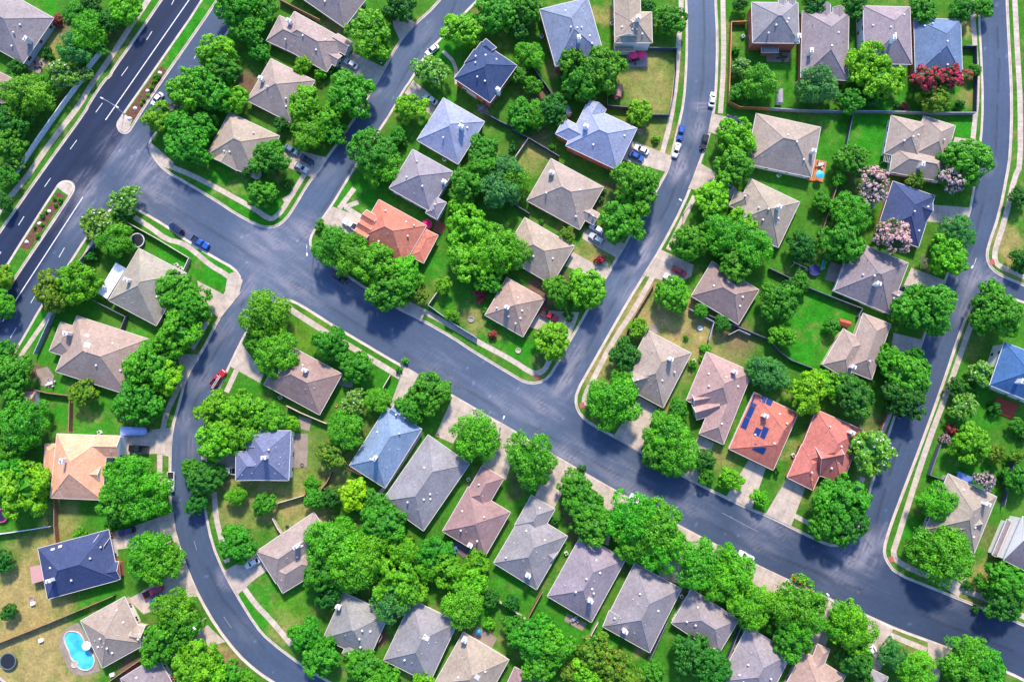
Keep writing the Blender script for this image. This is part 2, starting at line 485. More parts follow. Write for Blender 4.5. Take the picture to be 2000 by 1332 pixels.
# the road: one asphalt sheet under the raised blocks
WEAR = [ # x, y, radius, direction of the streaks in degrees, amount
 (290,320,70,57,.6),(230,290,50,57,.4),(170,370,45,57,.6),(150,420,60,57,.35),(540,470,80,-30,.5),(600,450,40,-30,.6),(575,560,90,-30,.45),(480,560,50,57,.45),(440,640,45,57,.3),(500,480,60,-30,.35),(690,560,50,-30,.4),
 (860,730,90,-30,.25),(990,790,70,-30,.35),(1100,740,45,57,.7),(1125,690,35,57,.5),(1060,790,60,-30,.45),(1110,890,45,-30,.6),(1200,930,70,-28,.3),(1240,960,60,-28,.3),
 (1325,325,42,70,.75),(1360,250,35,75,.5),(1370,205,24,0,.5),(1250,500,46,58,.75),(1225,570,40,58,.45),(1160,630,40,58,.3),(1270,460,30,58,.4),
 (1690,1070,45,65,.6),(1660,1090,60,-27,.5),(1720,1050,30,65,.5),(1640,1120,70,-27,.2),(1850,1170,50,-25,.25),(1480,1060,60,-27,.25),(1350,990,60,-27,.25),
 (1900,540,45,65,.6),(1940,545,28,-20,.55),(1880,600,40,65,.35),(1930,320,30,80,.3),(1480,1010,40,-27,.4),(1520,1030,50,-27,.3),
 (395,740,40,60,.3),(370,870,35,88,.3),(440,1130,26,-60,.5),(360,820,30,80,.3),(480,1230,50,-45,.15),(720,100,40,57,.3),(745,160,40,57,.35),(700,50,30,57,.1),(830,60,40,57,.2),(640,330,40,57,.2),(340,470,60,-30,.35),(310,380,60,-30,.45)]
_wear = [(P(x, y), r / 6.8, math.radians(a), k) for x, y, r, a, k in WEAR]
AVENUE = wpts(pnum("480,-250 355,-60 260,100 160,240 40,430 -120,690"))
CENTRES = [wpts(pnum("905,-60 880,20 800,120 720,260 640,390 580,470")), wpts(pnum("1368,-60 1371,60 1368,160 1350,270 1300,400 1200,580 1100,750")),
           wpts(pnum("270,370 420,460 560,550 700,640 900,760 1100,875 1300,985 1500,1085 1700,1165 2060,1310")), wpts(pnum("470,590 410,700 370,800 362,940 375,1060 430,1170 520,1280 640,1360")),
           wpts(pnum("1938,-60 1946,120 1940,300 1900,460 1850,610 1790,770 1740,900 1700,1040"))]
def line_dist(line, X, Y):
    d = np.full(len(X), 1e9); s = np.zeros(len(X))
    for i in range(len(line) - 1):
        (x0, y0), (x1, y1) = line[i], line[i + 1]
        dx, dy = x1 - x0, y1 - y0
        L = math.hypot(dx, dy)
        t = np.clip(((X - x0) * dx + (Y - y0) * dy) / (L * L), 0, 1)
        q = np.hypot(X - x0 - t * dx, Y - y0 - t * dy)
        sg = np.sign((X - x0) * dy - (Y - y0) * dx)
        k = q < d
        d[k] = q[k]; s[k] = sg[k]
    return d, s
def road_tint(X, Y):
    base = np.array((.055, .084, .142))[None, :] * np.ones((len(X), 1))
    da, sa = line_dist(AVENUE, X, Y)
    west = np.clip((9.0 - np.abs(da * sa + 4.0)) / 1.5, 0, 1)[:, None]      # fresh dark asphalt of the avenue
    n = vnoise(X * .03, Y * .03, 20)[:, None]
    base = base * (.82 + .36 * n)
    for px, py, r, k in ((1880, 1210, 260, .55), (1560, 1070, 200, .70), (1930, 260, 300, .85), (1790, 800, 180, .85), (1385, 60, 260, 1.40), (1230, 560, 170, 1.2), (800, 60, 160, 1.1), (520, 500, 170, 1.12), (400, 1120, 200, .9)):
        q = P(px, py)
        d = np.clip(1.2 - np.hypot(X - q[0], Y - q[1]) / (r / 6.8), 0, 1)[:, None]
        base = base * (1 + (np.array((k, k + (1 - k) * .12, k + (1 - k) * .3)) - 1) * d)
    band = vnoise((X * .84 + Y * -.55) * .9, (X * .55 + Y * .84) * .02, 21)[:, None]
    av = np.clip((14.0 - da) / 2.0, 0, 1)[:, None]
    base = base * (1 - av) + (np.array((.026, .040, .088)) * (.75 + .5 * band)) * av
    base = base * (1 - west * .55) + np.array((.003, .013, .042)) * (.75 + .5 * band) * west * .55
    for cl in CENTRES:
        d, s = line_dist(cl, X, Y)
        on = d < 6
        seam = np.exp(-((d * s + .6 + .3 * vnoise(X * .1, Y * .1, 22)) / .35) ** 2) * on * (vnoise(X * .15, Y * .15, 23) > .35)
        track = (np.exp(-((d - 1.6) / .5) ** 2) + np.exp(-((d - 3.2) / .5) ** 2)) * on
        edge = np.clip((d - 3.4) / 1.2, 0, 1) * on
        base = base * (1 - .35 * seam)[:, None] * (1 + .10 * track)[:, None]
        base = base * (1 + .16 * edge * (vnoise(X * .2, Y * .2, 24) - .2))[:, None]
    for (px, py), r, a, k in _wear:
        dx, dy = X - px, Y - py
        d = np.hypot(dx, dy) / r
        on = d < 1.4
        if not on.any():
            continue
        u, v = dx * math.cos(a) + dy * math.sin(a), -dx * math.sin(a) + dy * math.cos(a)
        s = vnoise(u * .10, v * 1.5, 25) * .5 + vnoise(u * .35, v * 2.4, 26) * .5
        w = .8 * k * np.clip(1.2 - d, 0, 1) * np.clip((s - .46) * 3.4, 0, 1) + k * .22 * np.clip(1.1 - d, 0, 1)
        w = np.clip(w, 0, .8)[:, None]
        base = base * (1 - w) + np.array((.30, .29, .34)) * w
    sp = (vnoise(X * 1.1, Y * 1.1, 27) > .965)[:, None]
    base = base * (1 + .7 * sp)
    return base
def road_sheet():
    x0, x1, y0, y1, d = -167.0, 167.0, -91.0, 141.0, .58
    nx, ny = int((x1 - x0) / d), int((y1 - y0) / d)
    gx, gy = np.meshgrid(np.linspace(x0, x1, nx), np.linspace(y0, y1, ny))
    X, Y = gx.ravel(), gy.ravel()
    me = bpy.data.meshes.new('road')
    me.vertices.add(len(X))
    me.vertices.foreach_set('co', np.stack([X, Y, np.zeros_like(X)], 1).ravel())
    i = (np.arange(ny - 1)[:, None] * nx + np.arange(nx - 1)[None, :]).ravel()
    q = np.stack([i, i + 1, i + 1 + nx, i + nx], 1)
    me.loops.add(q.size)
    me.loops.foreach_set('vertex_index', q.ravel())
    me.polygons.add(len(q))
    me.polygons.foreach_set('loop_start', np.arange(len(q)) * 4)
    me.update(calc_edges=True)
    me.materials.append(M['road'])
    set_tint(me, road_tint(X, Y))
    o = bpy.data.objects.new('road', me)
    COL.objects.link(o)
    return struct(o)
road_sheet()

def kerb(poly):
    """Concrete gutter and raised kerb round a block."""
    if area(poly) < 0:
        poly = poly[::-1]
    p = resample(poly, 2.0, True)
    prof = [(.50, .006), (.06, .022), (.0, .125), (-.04, .142), (-.26, .142), (-.28, .10)]
    rings = [[(x, y, z) for x, y in offset(p, d)] for d, z in prof]
    n = len(p)
    mb = MB()
    vs = [q for r in rings for q in r]
    fs = [(i * n + k, i * n + (k + 1) % n, (i + 1) * n + (k + 1) % n, (i + 1) * n + k) for i in range(len(rings) - 1) for k in range(n)]
    mb.idx(vs, fs)
    return struct(mb.build('kerb', M['kerb']))

for b in BLOCKS:
    w = chaikin(wpts(b), 1)
    sheet('ground', w, GZ, 1.15, M['ground'], ground_tint)
    kerb(w)
for b in MEDIANS:
    w = chaikin(wpts(b), 1)
    sheet('ground', w, GZ, .9, M['ground'], ground_tint)
    kerb(w)

def strip(name, pts, width, z, mat, smooth=1):
    w = chaikin(wpts(pts, z), smooth, False) if smooth else wpts(pts, z)
    w = resample(w, 1.5)
    n = len(w); L = 0; vs = []; uv = []
    for i in range(n):
        a, b = w[max(0, i - 1)], w[min(n - 1, i + 1)]
        dx, dy = b[0] - a[0], b[1] - a[1]
        l = math.hypot(dx, dy) or 1
        if i:
            L += math.hypot(w[i][0] - w[i - 1][0], w[i][1] - w[i - 1][1])
        for s in (-.5, .5):
            vs.append((w[i][0] - dy / l * width * s, w[i][1] + dx / l * width * s, z))
            uv.append((L, .04 + (s + .5) * 1.4))
    fs = [(2 * i, 2 * i + 2, 2 * i + 3, 2 * i + 1) for i in range(n - 1)]
    mb = MB(); mb.idx(vs, fs)
    o = mb.build(name, mat)
    if o.data.polygons[0].normal.z < 0:
        o.data.flip_normals()
    lay = o.data.uv_layers.new(name='UVMap')
    for l in o.data.loops:
        lay.data[l.index].uv = uv[l.vertex_index]
    return struct(o)

WALKS = [ # width in metres, points
 (1.7,"305,-25 290,0 250,60 210,122 175,170 155,207 105,270 65,327 57,340 25,378 -30,450"),
 (1.3,"205,440 182,470 155,520 100,610 62,663 20,725"),
 (1.5,"306,305 335,327 370,340 425,368 500,410 525,428 536,426 550,413 575,373 595,340 606,322"),
 (1.2,"553,392 575,378"),
 (1.5,"262,424 295,445 325,468 357,475 382,493 410,518 445,538 455,552 440,578"),
 (1.5,"405,628 390,655 375,681"),(1.5,"357,738 340,775 327,800 318,838"),(1.5,"312,884 312,990"),
 (1.5,"692,368 662,408"),(1.4,"674,404 695,418 712,428"),(1.4,"700,395 672,405"),
 (1.5,"1331,-30 1330,40 1326,70 1322,150 1310,237 1292,305"),
 (1.5,"788,590 812,600 870,630 930,666 1000,703 1037,728 1052,729 1064,722 1074,703"),
 (1.5,"1411,-30 1412,0 1414,125 1407,222"),(1.5,"1357,383 1332,433 1305,488"),(1.5,"1275,540 1240,603 1197,666 1160,738 1142,773 1141,792"),
 (1.5,"1897,-30 1900,30 1905,100 1910,175 1900,275"),(1.5,"1745,790 1722,846"),(1.5,"1685,931 1672,978"),
 (1.7,"548,592 565,603 630,645 695,683 782,736"),(1.5,"1737,1239 1810,1269"),(1.5,"468,710 442,766"),(1.5,"418,960 422,1011 430,1044 444,1098"),(1.5,"465,1133 475,1146 500,1181 525,1206 570,1259"),
 (1.6,"1981,-30 1982,0 1987,100 1993,200 1993,325 1982,345 1962,433 1945,483 1942,505 1950,520 1982,532 2010,545 2060,570"),
 (1.6,"1905,610 1897,633 1885,666 1850,766 1812,866 1772,991 1752,1056 1743,1082 1755,1098 1787,1114 1870,1148 1932,1171 2000,1204 2060,1232"),
 (1.1,"865,100 890,125 892,165"),(1.3,"1550,1006 1585,1024 1600,1046"),(1.1,"824,842 800,880 752,952 730,975"),(1.2,"1172,508 1188,520 1180,545"),
 (2.6,"905,802 950,824 1000,852 1082,902 1125,926 1207,973 1337,1044 1405,1079 1480,1116 1532,1141 1610,1177")]
for k, (wd, s) in enumerate(WALKS):
    strip('pavement', pnum(s), wd, GZ + .012 + .0004 * k, M['walk'])

def slab(name, pts, z, mat, thick=0.0):
    w = wpts(pts, z)
    if area(w) < 0:
        w = w[::-1]
    n = len(w)
    mb = MB()
    mb.face([(x, y, z) for x, y in w])
    for i in range(n):
        a, b = w[i], w[(i + 1) % n]
        mb.face([(a[0], a[1], z - .14), (b[0], b[1], z - .14), (b[0], b[1], z), (a[0], a[1], z)])
    o = mb.build(name, mat)
    # joints run along the longest side
    k = max(range(n), key=lambda i: math.dist(w[i], w[(i + 1) % n]))
    a, b = w[k], w[(k + 1) % n]
    t = math.atan2(b[1] - a[1], b[0] - a[0]); c, s = math.cos(t), math.sin(t)
    lay = o.data.uv_layers.new(name='UVMap')
    for l in o.data.loops:
        v = o.data.vertices[l.vertex_index].co
        dx, dy = v.x - a[0], v.y - a[1]
        lay.data[l.index].uv = (dx * c + dy * s + .1, -dx * s + dy * c + .1)
    return struct(o)

DRIVES = [
 "662,118 690,103 748,131 775,90 778,86 753,133 728,172 664,133","765,20 790,32 812,46 782,82 768,52","807,157 832,178 857,200 842,226 790,182","555,287 637,308 612,348 556,325",
 "650,404 715,428 700,460 640,450 614,443","385,548 440,577 472,570 430,622 395,600","445,536 460,530 474,548 468,570 445,580 440,566","347,690 390,693 358,746 350,723",
 "236,851 282,841 337,834 333,892 305,886 236,888","215,1040 265,1026 338,1000 347,1058 220,1074","250,1169 270,1159 362,1100 386,1164 280,1199","330,1285 360,1255 405,1220 440,1253 360,1278",
 "472,670 515,732 508,748 450,716","393,888 425,888 462,883 460,916 430,916 393,906","436,1115 500,1081 522,1114 500,1129 463,1162","790,716 818,731 780,806 762,791","885,774 924,796 885,866 850,851",
 "975,824 1015,848 988,938 942,908","1080,888 1124,914 1082,993 1045,968","1170,941 1212,964 1188,1065 1158,1055","1335,1032 1387,1060 1325,1140 1285,1125","1476,1103 1536,1130 1495,1190 1450,1180",
 "1605,1163 1645,1183 1610,1265 1580,1250","1696,1203 1744,1228 1720,1310 1690,1300","1812,1250 1877,1274 1840,1299 1832,1340 1812,1320",
 "1248,775 1283,795 1250,883 1198,852","1366,850 1395,865 1362,942 1318,918","1462,898 1496,914 1468,995 1418,970","1537,933 1574,949 1545,1028 1495,1004",
 "1235,275 1309,304 1300,336 1215,312","1140,453 1165,438 1222,478 1207,505 1137,466","1118,492 1160,515 1196,526 1184,546 1140,535 1105,520","1057,606 1132,610 1112,664 1032,638",
 "1390,222 1450,235 1470,260 1440,275 1383,258","1366,318 1395,335 1440,370 1430,390 1344,368","1292,488 1355,518 1350,540 1322,555 1256,538",
 "1865,268 1916,276 1910,302 1857,295","1822,400 1896,406 1886,440 1810,433","1780,523 1847,548 1840,562 1765,558","1745,650 1803,664 1788,705 1740,690","1838,1142 1872,1166 1905,1085 1870,1075",
 "288,285 296,280 340,318 330,330 318,326 300,300","540,588 552,586 572,598 560,612 548,606","777,600 790,590 830,612 824,622"]
for k, d in enumerate(DRIVES):
    slab('driveway', pnum(d), GZ + .034 + .0003 * k, M['drive'])

def pad(pts):
    struct(slab('ramp_pad', pts, GZ + .045, M['brickpad']))
for x, y in ((1048, 737), (1137, 791), (1741, 1092), (1938, 512)):
    pad([(x - 6, y - 4), (x + 3, y - 6), (x + 6, y + 4), (x - 3, y + 6)])
for s in ("231,238 243,223 258,234 252,253 243,258 234,254", "112,366 120,358 130,357 140,361 142,369 134,382 124,376"):
    slab('pavement', pnum(s), GZ + .014, M['walk'])
for s in ("313,130 327,140 262,236 245,223", "113,374 128,384 57,488 38,484"):
    struct(slab('soil_bed', pnum(s), GZ + .01, M['soil']))

def paint(a, b, wd=.16, mat='paint'):
    strip('road_marking', [a, b], wd, .008, M[mat], 0)
for q in ("340,0 335,10","297,62 286,79","250,131 237,149","200,202 187,220","150,274 137,292","99,348 87,365","47,423 36,440","390,97 379,115","176,409 164,429","126,484 115,503","70,575 60,592","32,640 20,660","440,20 431,35","2,492 -8,508"):
    a, b = pnum(q); paint(a, b, .20)
for q in ("380,-15 206,235", "162,385 37,577", "37,577 5,628"):
    a, b = pnum(q); paint(a, b, .3)
for q in ("1410,1001 1480,1038","225,295 217,303","379,1056 384,1074","1364,200 1362,220","437,1204 452,1226"):
    a, b = pnum(q); paint(a, b, .14, 'worn')
# ------------------------------------------------------------------ houses
ROOF = dict(T=(.335, .28, .24), G=(.265, .245, .265), L=(.27, .32, .46), N=(.05, .075, .165), B=(.13, .19, .31), A=(.19, .225, .32), Z=(.05, .12, .30), Q=(.20, .26, .38), R=(.50, .19, .125), K=(.345, .25, .22),
            P=(.285, .20, .19), E=(.66, .37, .22), D=(.24, .21, .235), S=(.15, .17, .27), C=(.46, .155, .125))
WALL = dict(w=(.78, .77, .76), c=(.66, .56, .42), b=(.56, .15, .10), t=(.50, .42, .36), g=(.42, .46, .50), v=(.55, .56, .74))
PITCH = .58
NADIR = (0.0, 0.0)

class Wing:
    """A rectangular roof over the eave corners A, B, C of the photograph, hipped except on the edges named in gables."""
    def __init__(self, d, eave, k):
        self.eave = eave = d[7] if len(d) > 7 else eave
        self.pitch = d[8] if len(d) > 8 else PITCH
        a, b, c = (Vector(P(d[i], d[i + 1], eave)) for i in (0, 2, 4))
        u = (b - a); self.L = u.length; u.normalize()
        v = Vector((-u.y, u.x))
        w = (c - b).dot(v)
        if w < 0:
            v, w = -v, -w
        self.a, self.u, self.v, self.W = a, u, v, w
        self.z = eave + k * .013
        self.g = d[6] if len(d) > 6 else ''
        self.k = k
        self.m = d[9] if len(d) > 9 else (1, 1, 1, 1)
    def pt(self, s, t, z):
        p = self.a + self.u * s + self.v * t
        return (p.x, p.y, z)
    def local(self, x, y):
        q = Vector((x, y)) - self.a
        return q.dot(self.u), q.dot(self.v)
    def dist(self, i, s, t):
        return (t, self.L - s, self.W - t, s)[i] * self.m[i]
    def edges(self):
        return [i for i in range(4) if str(i) not in self.g]
    def height(self, x, y):
        s, t = self.local(x, y)
        if not (0 <= s <= self.L and 0 <= t <= self.W):
            return -1
        return self.z + self.pitch * min(self.dist(i, s, t) for i in self.edges())
    def faces(self):
        out = []
        rect = [(0, 0), (self.L, 0), (self.L, self.W), (0, self.W)]
        for i in self.edges():
            poly = rect
            for j in self.edges():
                if j == i:
                    continue
                new = []
                f = lambda p: self.dist(j, *p) - self.dist(i, *p)
                for q in range(len(poly)):
                    p0, p1 = poly[q - 1], poly[q]
                    f0, f1 = f(p0), f(p1)
                    if (f0 >= 0) != (f1 >= 0):
                        t = f0 / (f0 - f1)
                        new.append((p0[0] + (p1[0] - p0[0]) * t, p0[1] + (p1[1] - p0[1]) * t))
                    if f1 >= 0:
                        new.append(p1)
                poly = new
                if not poly:
                    break
            if len(poly) > 2:
                out.append((i, poly))
        return out

def up(pts):
    n = Vector((0, 0, 0))
    for i in range(1, len(pts) - 1):
        n += (Vector(pts[i]) - Vector(pts[0])).cross(Vector(pts[i + 1]) - Vector(pts[0]))
    return pts if n.z >= 0 else pts[::-1]

UNIT_WINDOW = MB(); UNIT_WINDOW.box(0, 0, -.5, .5, 1, .12)
_wm = UNIT_WINDOW.mesh('window', [M['trim']])
UNIT_PANE = MB()
for sx in (-.235, .235):
    UNIT_PANE.box(sx, -.052, -.42, .42, .40, .05)
_pm = UNIT_PANE.mesh('pane', [M['glass']])
_gd = MB()
for k in range(4):
    _gd.box(0, 0, k * .25 + .01, k * .25 + .24, 1, .1)
_gd.box(0, .01, 0, 1, 1.03, .06)
_gm = _gd.mesh('garage_door', [M['trim']])
_dm = MB(); _dm.box(0, 0, 0, 2.05, .95, .08); _dm.box(.32, -.06, .95, 1.05, .06, .06)
_doorm = _dm.mesh('door', [M['black']])
_v = MB(); _v.box(0, 0, -.25, .22, .42, .42, 0, 0, .9); _v.box(0, 0, .22, .30, .52, .52, 0, 0, .7)
_vm = _v.mesh('roof_vent', [M['vent']])
_v = MB(); _v.lathe([(.13, -.4), (.13, .3), (.20, .32), (.30, .45), (.28, .60), (.15, .72)], 12)
_tm = _v.mesh('turbine_vent', [M['vent']])
_v = MB(); _v.lathe([(.16, -.3), (.10, 0), (.07, .05), (.07, .42)], 8)
_ppm = _v.mesh('vent_pipe', [M['pipe']])
_ppw = _v.mesh('vent_pipe', [M['vent']])
_c = MB(); _c.box(0, 0, -1.2, 2.2, 1.2, .8); _c.box(0, 0, 2.2, 2.32, 1.4, 1.0); _c.lathe([(.2, 2.32), (.2, 2.6), (.28, 2.62), (.28, 2.7)], 10, mi=1)
_cm = _c.mesh('chimney', [M['chimney'], M['steel']])

HOUSES = []
CHIM_RZ = {}
def house(ref, label, roofc, eave, wallc, wings, chimneys='', vents=6, group=None, dark_vents=False, tint=1.0):
    rnd = random.Random(ref)
    ws = [Wing(w, eave, k) for k, w in enumerate(wings)]
    m = ws[0]
    c = m.a + m.u * m.L / 2 + m.v * m.W / 2
    base = Vector((c.x, c.y, GZ))
    root = empty('house', base)
    tag(root, label, 'house', group)
    HOUSES.append((ref, c, m, ws, eave, label))
    loc = lambda p: (p[0] - base.x, p[1] - base.y, p[2] - base.z)
    col = ROOF[roofc]
    j = [rnd.uniform(.965, 1.035) for _ in range(3)]
    col = tuple(q * (.35 + .65 * jj) * tint * rnd.choice((.96, 1.0, 1.04)) for q, jj in zip(col, j))
    mb = MB(); wl = MB()
    for w in ws:
        z = w.z; L, W = w.L, w.W
        for i, poly in w.faces():
            pts = up([w.pt(s, t, z + w.pitch * w.dist(i, s, t)) for s, t in poly])
            mb.face([loc(p) for p in pts], 0)
            # ridge and hip caps on the edges shared with another slope
            for q in range(len(poly)):
                p0, p1 = poly[q - 1], poly[q]
                h0, h1 = w.dist(i, *p0), w.dist(i, *p1)
                if max(h0, h1) < .05 or math.dist(p0, p1) < .6:
                    continue
                if any(w.dist(e, *p0) < 1e-4 and w.dist(e, *p1) < 1e-4 for e in range(4)):
                    continue
                A, B = Vector(w.pt(*p0, z + w.pitch * h0)), Vector(w.pt(*p1, z + w.pitch * h1))
                if (A.x, A.y) > (B.x, B.y):
                    continue
                mb.tube(loc(A), loc(B), .085, seg=5, mi=1)
        # fascia, soffit and gutter
        cs = [(0, 0), (L, 0), (L, W), (0, W)]
        for i in range(4):
            p, q = cs[i], cs[(i + 1) % 4]
            f = [w.pt(*p, z - .20), w.pt(*q, z - .20), w.pt(*q, z), w.pt(*p, z)]
            mb.face([loc(x) for x in f], 2)
        mb.face([loc(w.pt(*p, z - .20)) for p in cs[::-1]], 2)
        for i in range(4):
            p, q = cs[i], cs[(i + 1) % 4]
            if i in w.edges():
                A, B = Vector(w.pt(*p, 0)), Vector(w.pt(*q, 0))
                d = (B - A).normalized(); mid = (A + B) / 2
                n = Vector((d.y, -d.x, 0))
                if (mid - Vector((c.x, c.y, 0))).dot(n) < 0 and len(ws) == 1:
                    n = -n
                s0, t0 = w.local(mid.x + n.x * .1, mid.y + n.y * .1)
                if 0 < s0 < L and 0 < t0 < W:
                    n = -n
                o = mid + n * .06
                mb.box(o.x - base.x, o.y - base.y, z - .16 - base.z, z - .015 - base.z, (B - A).length + .1, .11, math.atan2(d.y, d.x), 2)
            else:   # gable triangle under the rake, with a pale rake board
                hs = sorted(e for e in w.edges() if e % 2 != i % 2)
                half = (L if i % 2 == 0 else W) / 2
                top = w.pitch * half
                mid = ((p[0] + q[0]) / 2, (p[1] + q[1]) / 2)
                tri = [w.pt(*p, z), w.pt(*q, z), w.pt(*mid, z + top)]
                wl.face([loc(x) for x in tri], 0)
                for e0 in (p, q):
                    mb.tube(loc(w.pt(*e0, z + .02)), loc(w.pt(*mid, z + top + .02)), .07, seg=4, mi=2)
        # walls
        ins = .42 + w.k * .012
        r = [w.pt(s, t, 0)[:2] for s, t in ((ins, ins), (L - ins, ins), (L - ins, W - ins), (ins, W - ins))]
        wl.prism([(x - base.x, y - base.y) for x, y in r], -.05, z - .12 - base.z)
    rf = mb.build('roof', [M['roof'], M['ridge'], M['trim']], root)
    rf.color = (*col, 1)
    ww = wl.build('wall', [M['wall']], root)
    ww.color = (*WALL[wallc], 1)
    hgt = lambda x, y: max(w.height(x, y) for w in ws)
    # windows, doors on walls one can see from above the middle of the neighbourhood
    best = None
    for w in ws:
        if w.eave < 2.4 or w.L < 6 or w.W < 6:
            continue
        ins = .42 + w.k * .012
        cs = [(ins, ins), (w.L - ins, ins), (w.L - ins, w.W - ins), (ins, w.W - ins)]
        for i in range(4):
            p, q = Vector(w.pt(*cs[i], 0)), Vector(w.pt(*cs[(i + 1) % 4], 0))
            d = (q - p); Ld = d.length; d.normalize()
            n = Vector((d.y, -d.x, 0)); mid = (p + q) / 2
            if (mid - Vector((w.pt(w.L / 2, w.W / 2, 0)))).dot(n) < 0:
                n = -n
            if any(o is not w and o.height(mid.x + n.x * .8, mid.y + n.y * .8) > 0 for o in ws):
                continue
            tocam = Vector((-mid.x, -mid.y, 0))
            facing = n.dot(tocam.normalized())
            rz = math.atan2(n.y, n.x) + math.pi / 2
            vis = facing > .25 and tocam.length > 30
            # drive side gets the garage door
            sc = min((math.dist((mid.x, mid.y), dp) for dp in DRIVE_C), default=99)
            if best is None or sc < best[0]:
                best = (sc, mid.copy(), n.copy(), rz, d.copy(), Ld)
            if not vis:
                continue
            cnt = max(1, int(Ld / 4.2))
            for fl in range(2 if w.eave > 4 else 1):
                for kk in range(cnt):
                    t = (kk + .5) / cnt + rnd.uniform(-.05, .05)
                    pos = p + d * Ld * t + n * .03
                    zz = (w.eave - 1.25) if fl == 0 else w.eave - 4.0
                    wo = link('window', _wm, root, (pos.x - base.x, pos.y - base.y, zz - base.z), (0, 0, rz), (rnd.choice((1.0, 1.5)), 1, 1.25))
                    link('pane', _pm, wo)
    if best and best[0] < 16:
        sc, mid, n, rz, d, Ld = best
        pos = mid + n * .04 - d * Ld * .12
        link('garage_door', _gm, root, (pos.x - base.x, pos.y - base.y, .02), (0, 0, rz), (min(4.8, Ld * .5), 1, 2.15))
        pos = mid + n * .04 + d * Ld * .33
        link('door', _doorm, root, (pos.x - base.x, pos.y - base.y, .02), (0, 0, rz))
    # chimneys and roof vents
    used = []
    for x, y in pnum(chimneys):
        q = P(x, y, eave + 1.6)
        z = hgt(*q)
        if z < 0:
            z = eave
        used.append(q)
        link('chimney', _cm, rf, (q[0] - base.x, q[1] - base.y, z - base.z), (0, 0, math.atan2(m.u.y, m.u.x)))
    tries = 0; placed = 0
    while placed < vents and tries < 300:
        tries += 1
        w = rnd.choice(ws[:2]) if len(ws) > 1 else m
        s, t = rnd.uniform(.14, .86) * w.L, rnd.uniform(.14, .86) * w.W
        x, y, _ = w.pt(s, t, 0)
        z = hgt(x, y)
        if abs(z - w.height(x, y)) > .01 or z < eave + .7 or any(math.dist((x, y), q) < 1.3 for q in used):
            continue
        if (y - c.y) > 0 and rnd.random() < .45:
            continue
        used.append((x, y)); placed += 1
        kind = rnd.random()
        nm, me = ('vent_pipe', _ppm if dark_vents else _ppw) if kind < .45 else (('roof_vent', _vm) if kind < .8 else ('turbine_vent', _tm))
        link(nm, me, rf, (x - base.x, y - base.y, z - base.z), (0, 0, math.atan2(m.u.y, m.u.x)))
    return root, rf, ws, hgt, base

DRIVE_C = []
for d in DRIVES[:-3]:
    w = wpts(pnum(d))
    for i in range(len(w)):
        a, b = w[i - 1], w[i]
        DRIVE_C.append(((a[0] + b[0]) / 2, (a[1] + b[1]) / 2))
    DRIVE_C.append((sum(p[0] for p in w) / len(w), sum(p[1] for p in w) / len(w)))

def W(s):
    """wings: 'ax ay bx by cx cy [gables|-] [eave] [pitch]' separated by '|'"""
    out = []
    for q in s.split('|'):
        t = q.split()
        out.append(tuple(float(v) for v in t[:6]) + (('' if len(t) < 7 or t[6] == '-' else t[6]),) + tuple(float(v) for v in t[7:9]) + ((tuple(float(v) for v in t[9].split('/')),) if len(t) > 9 else ()))
    return out

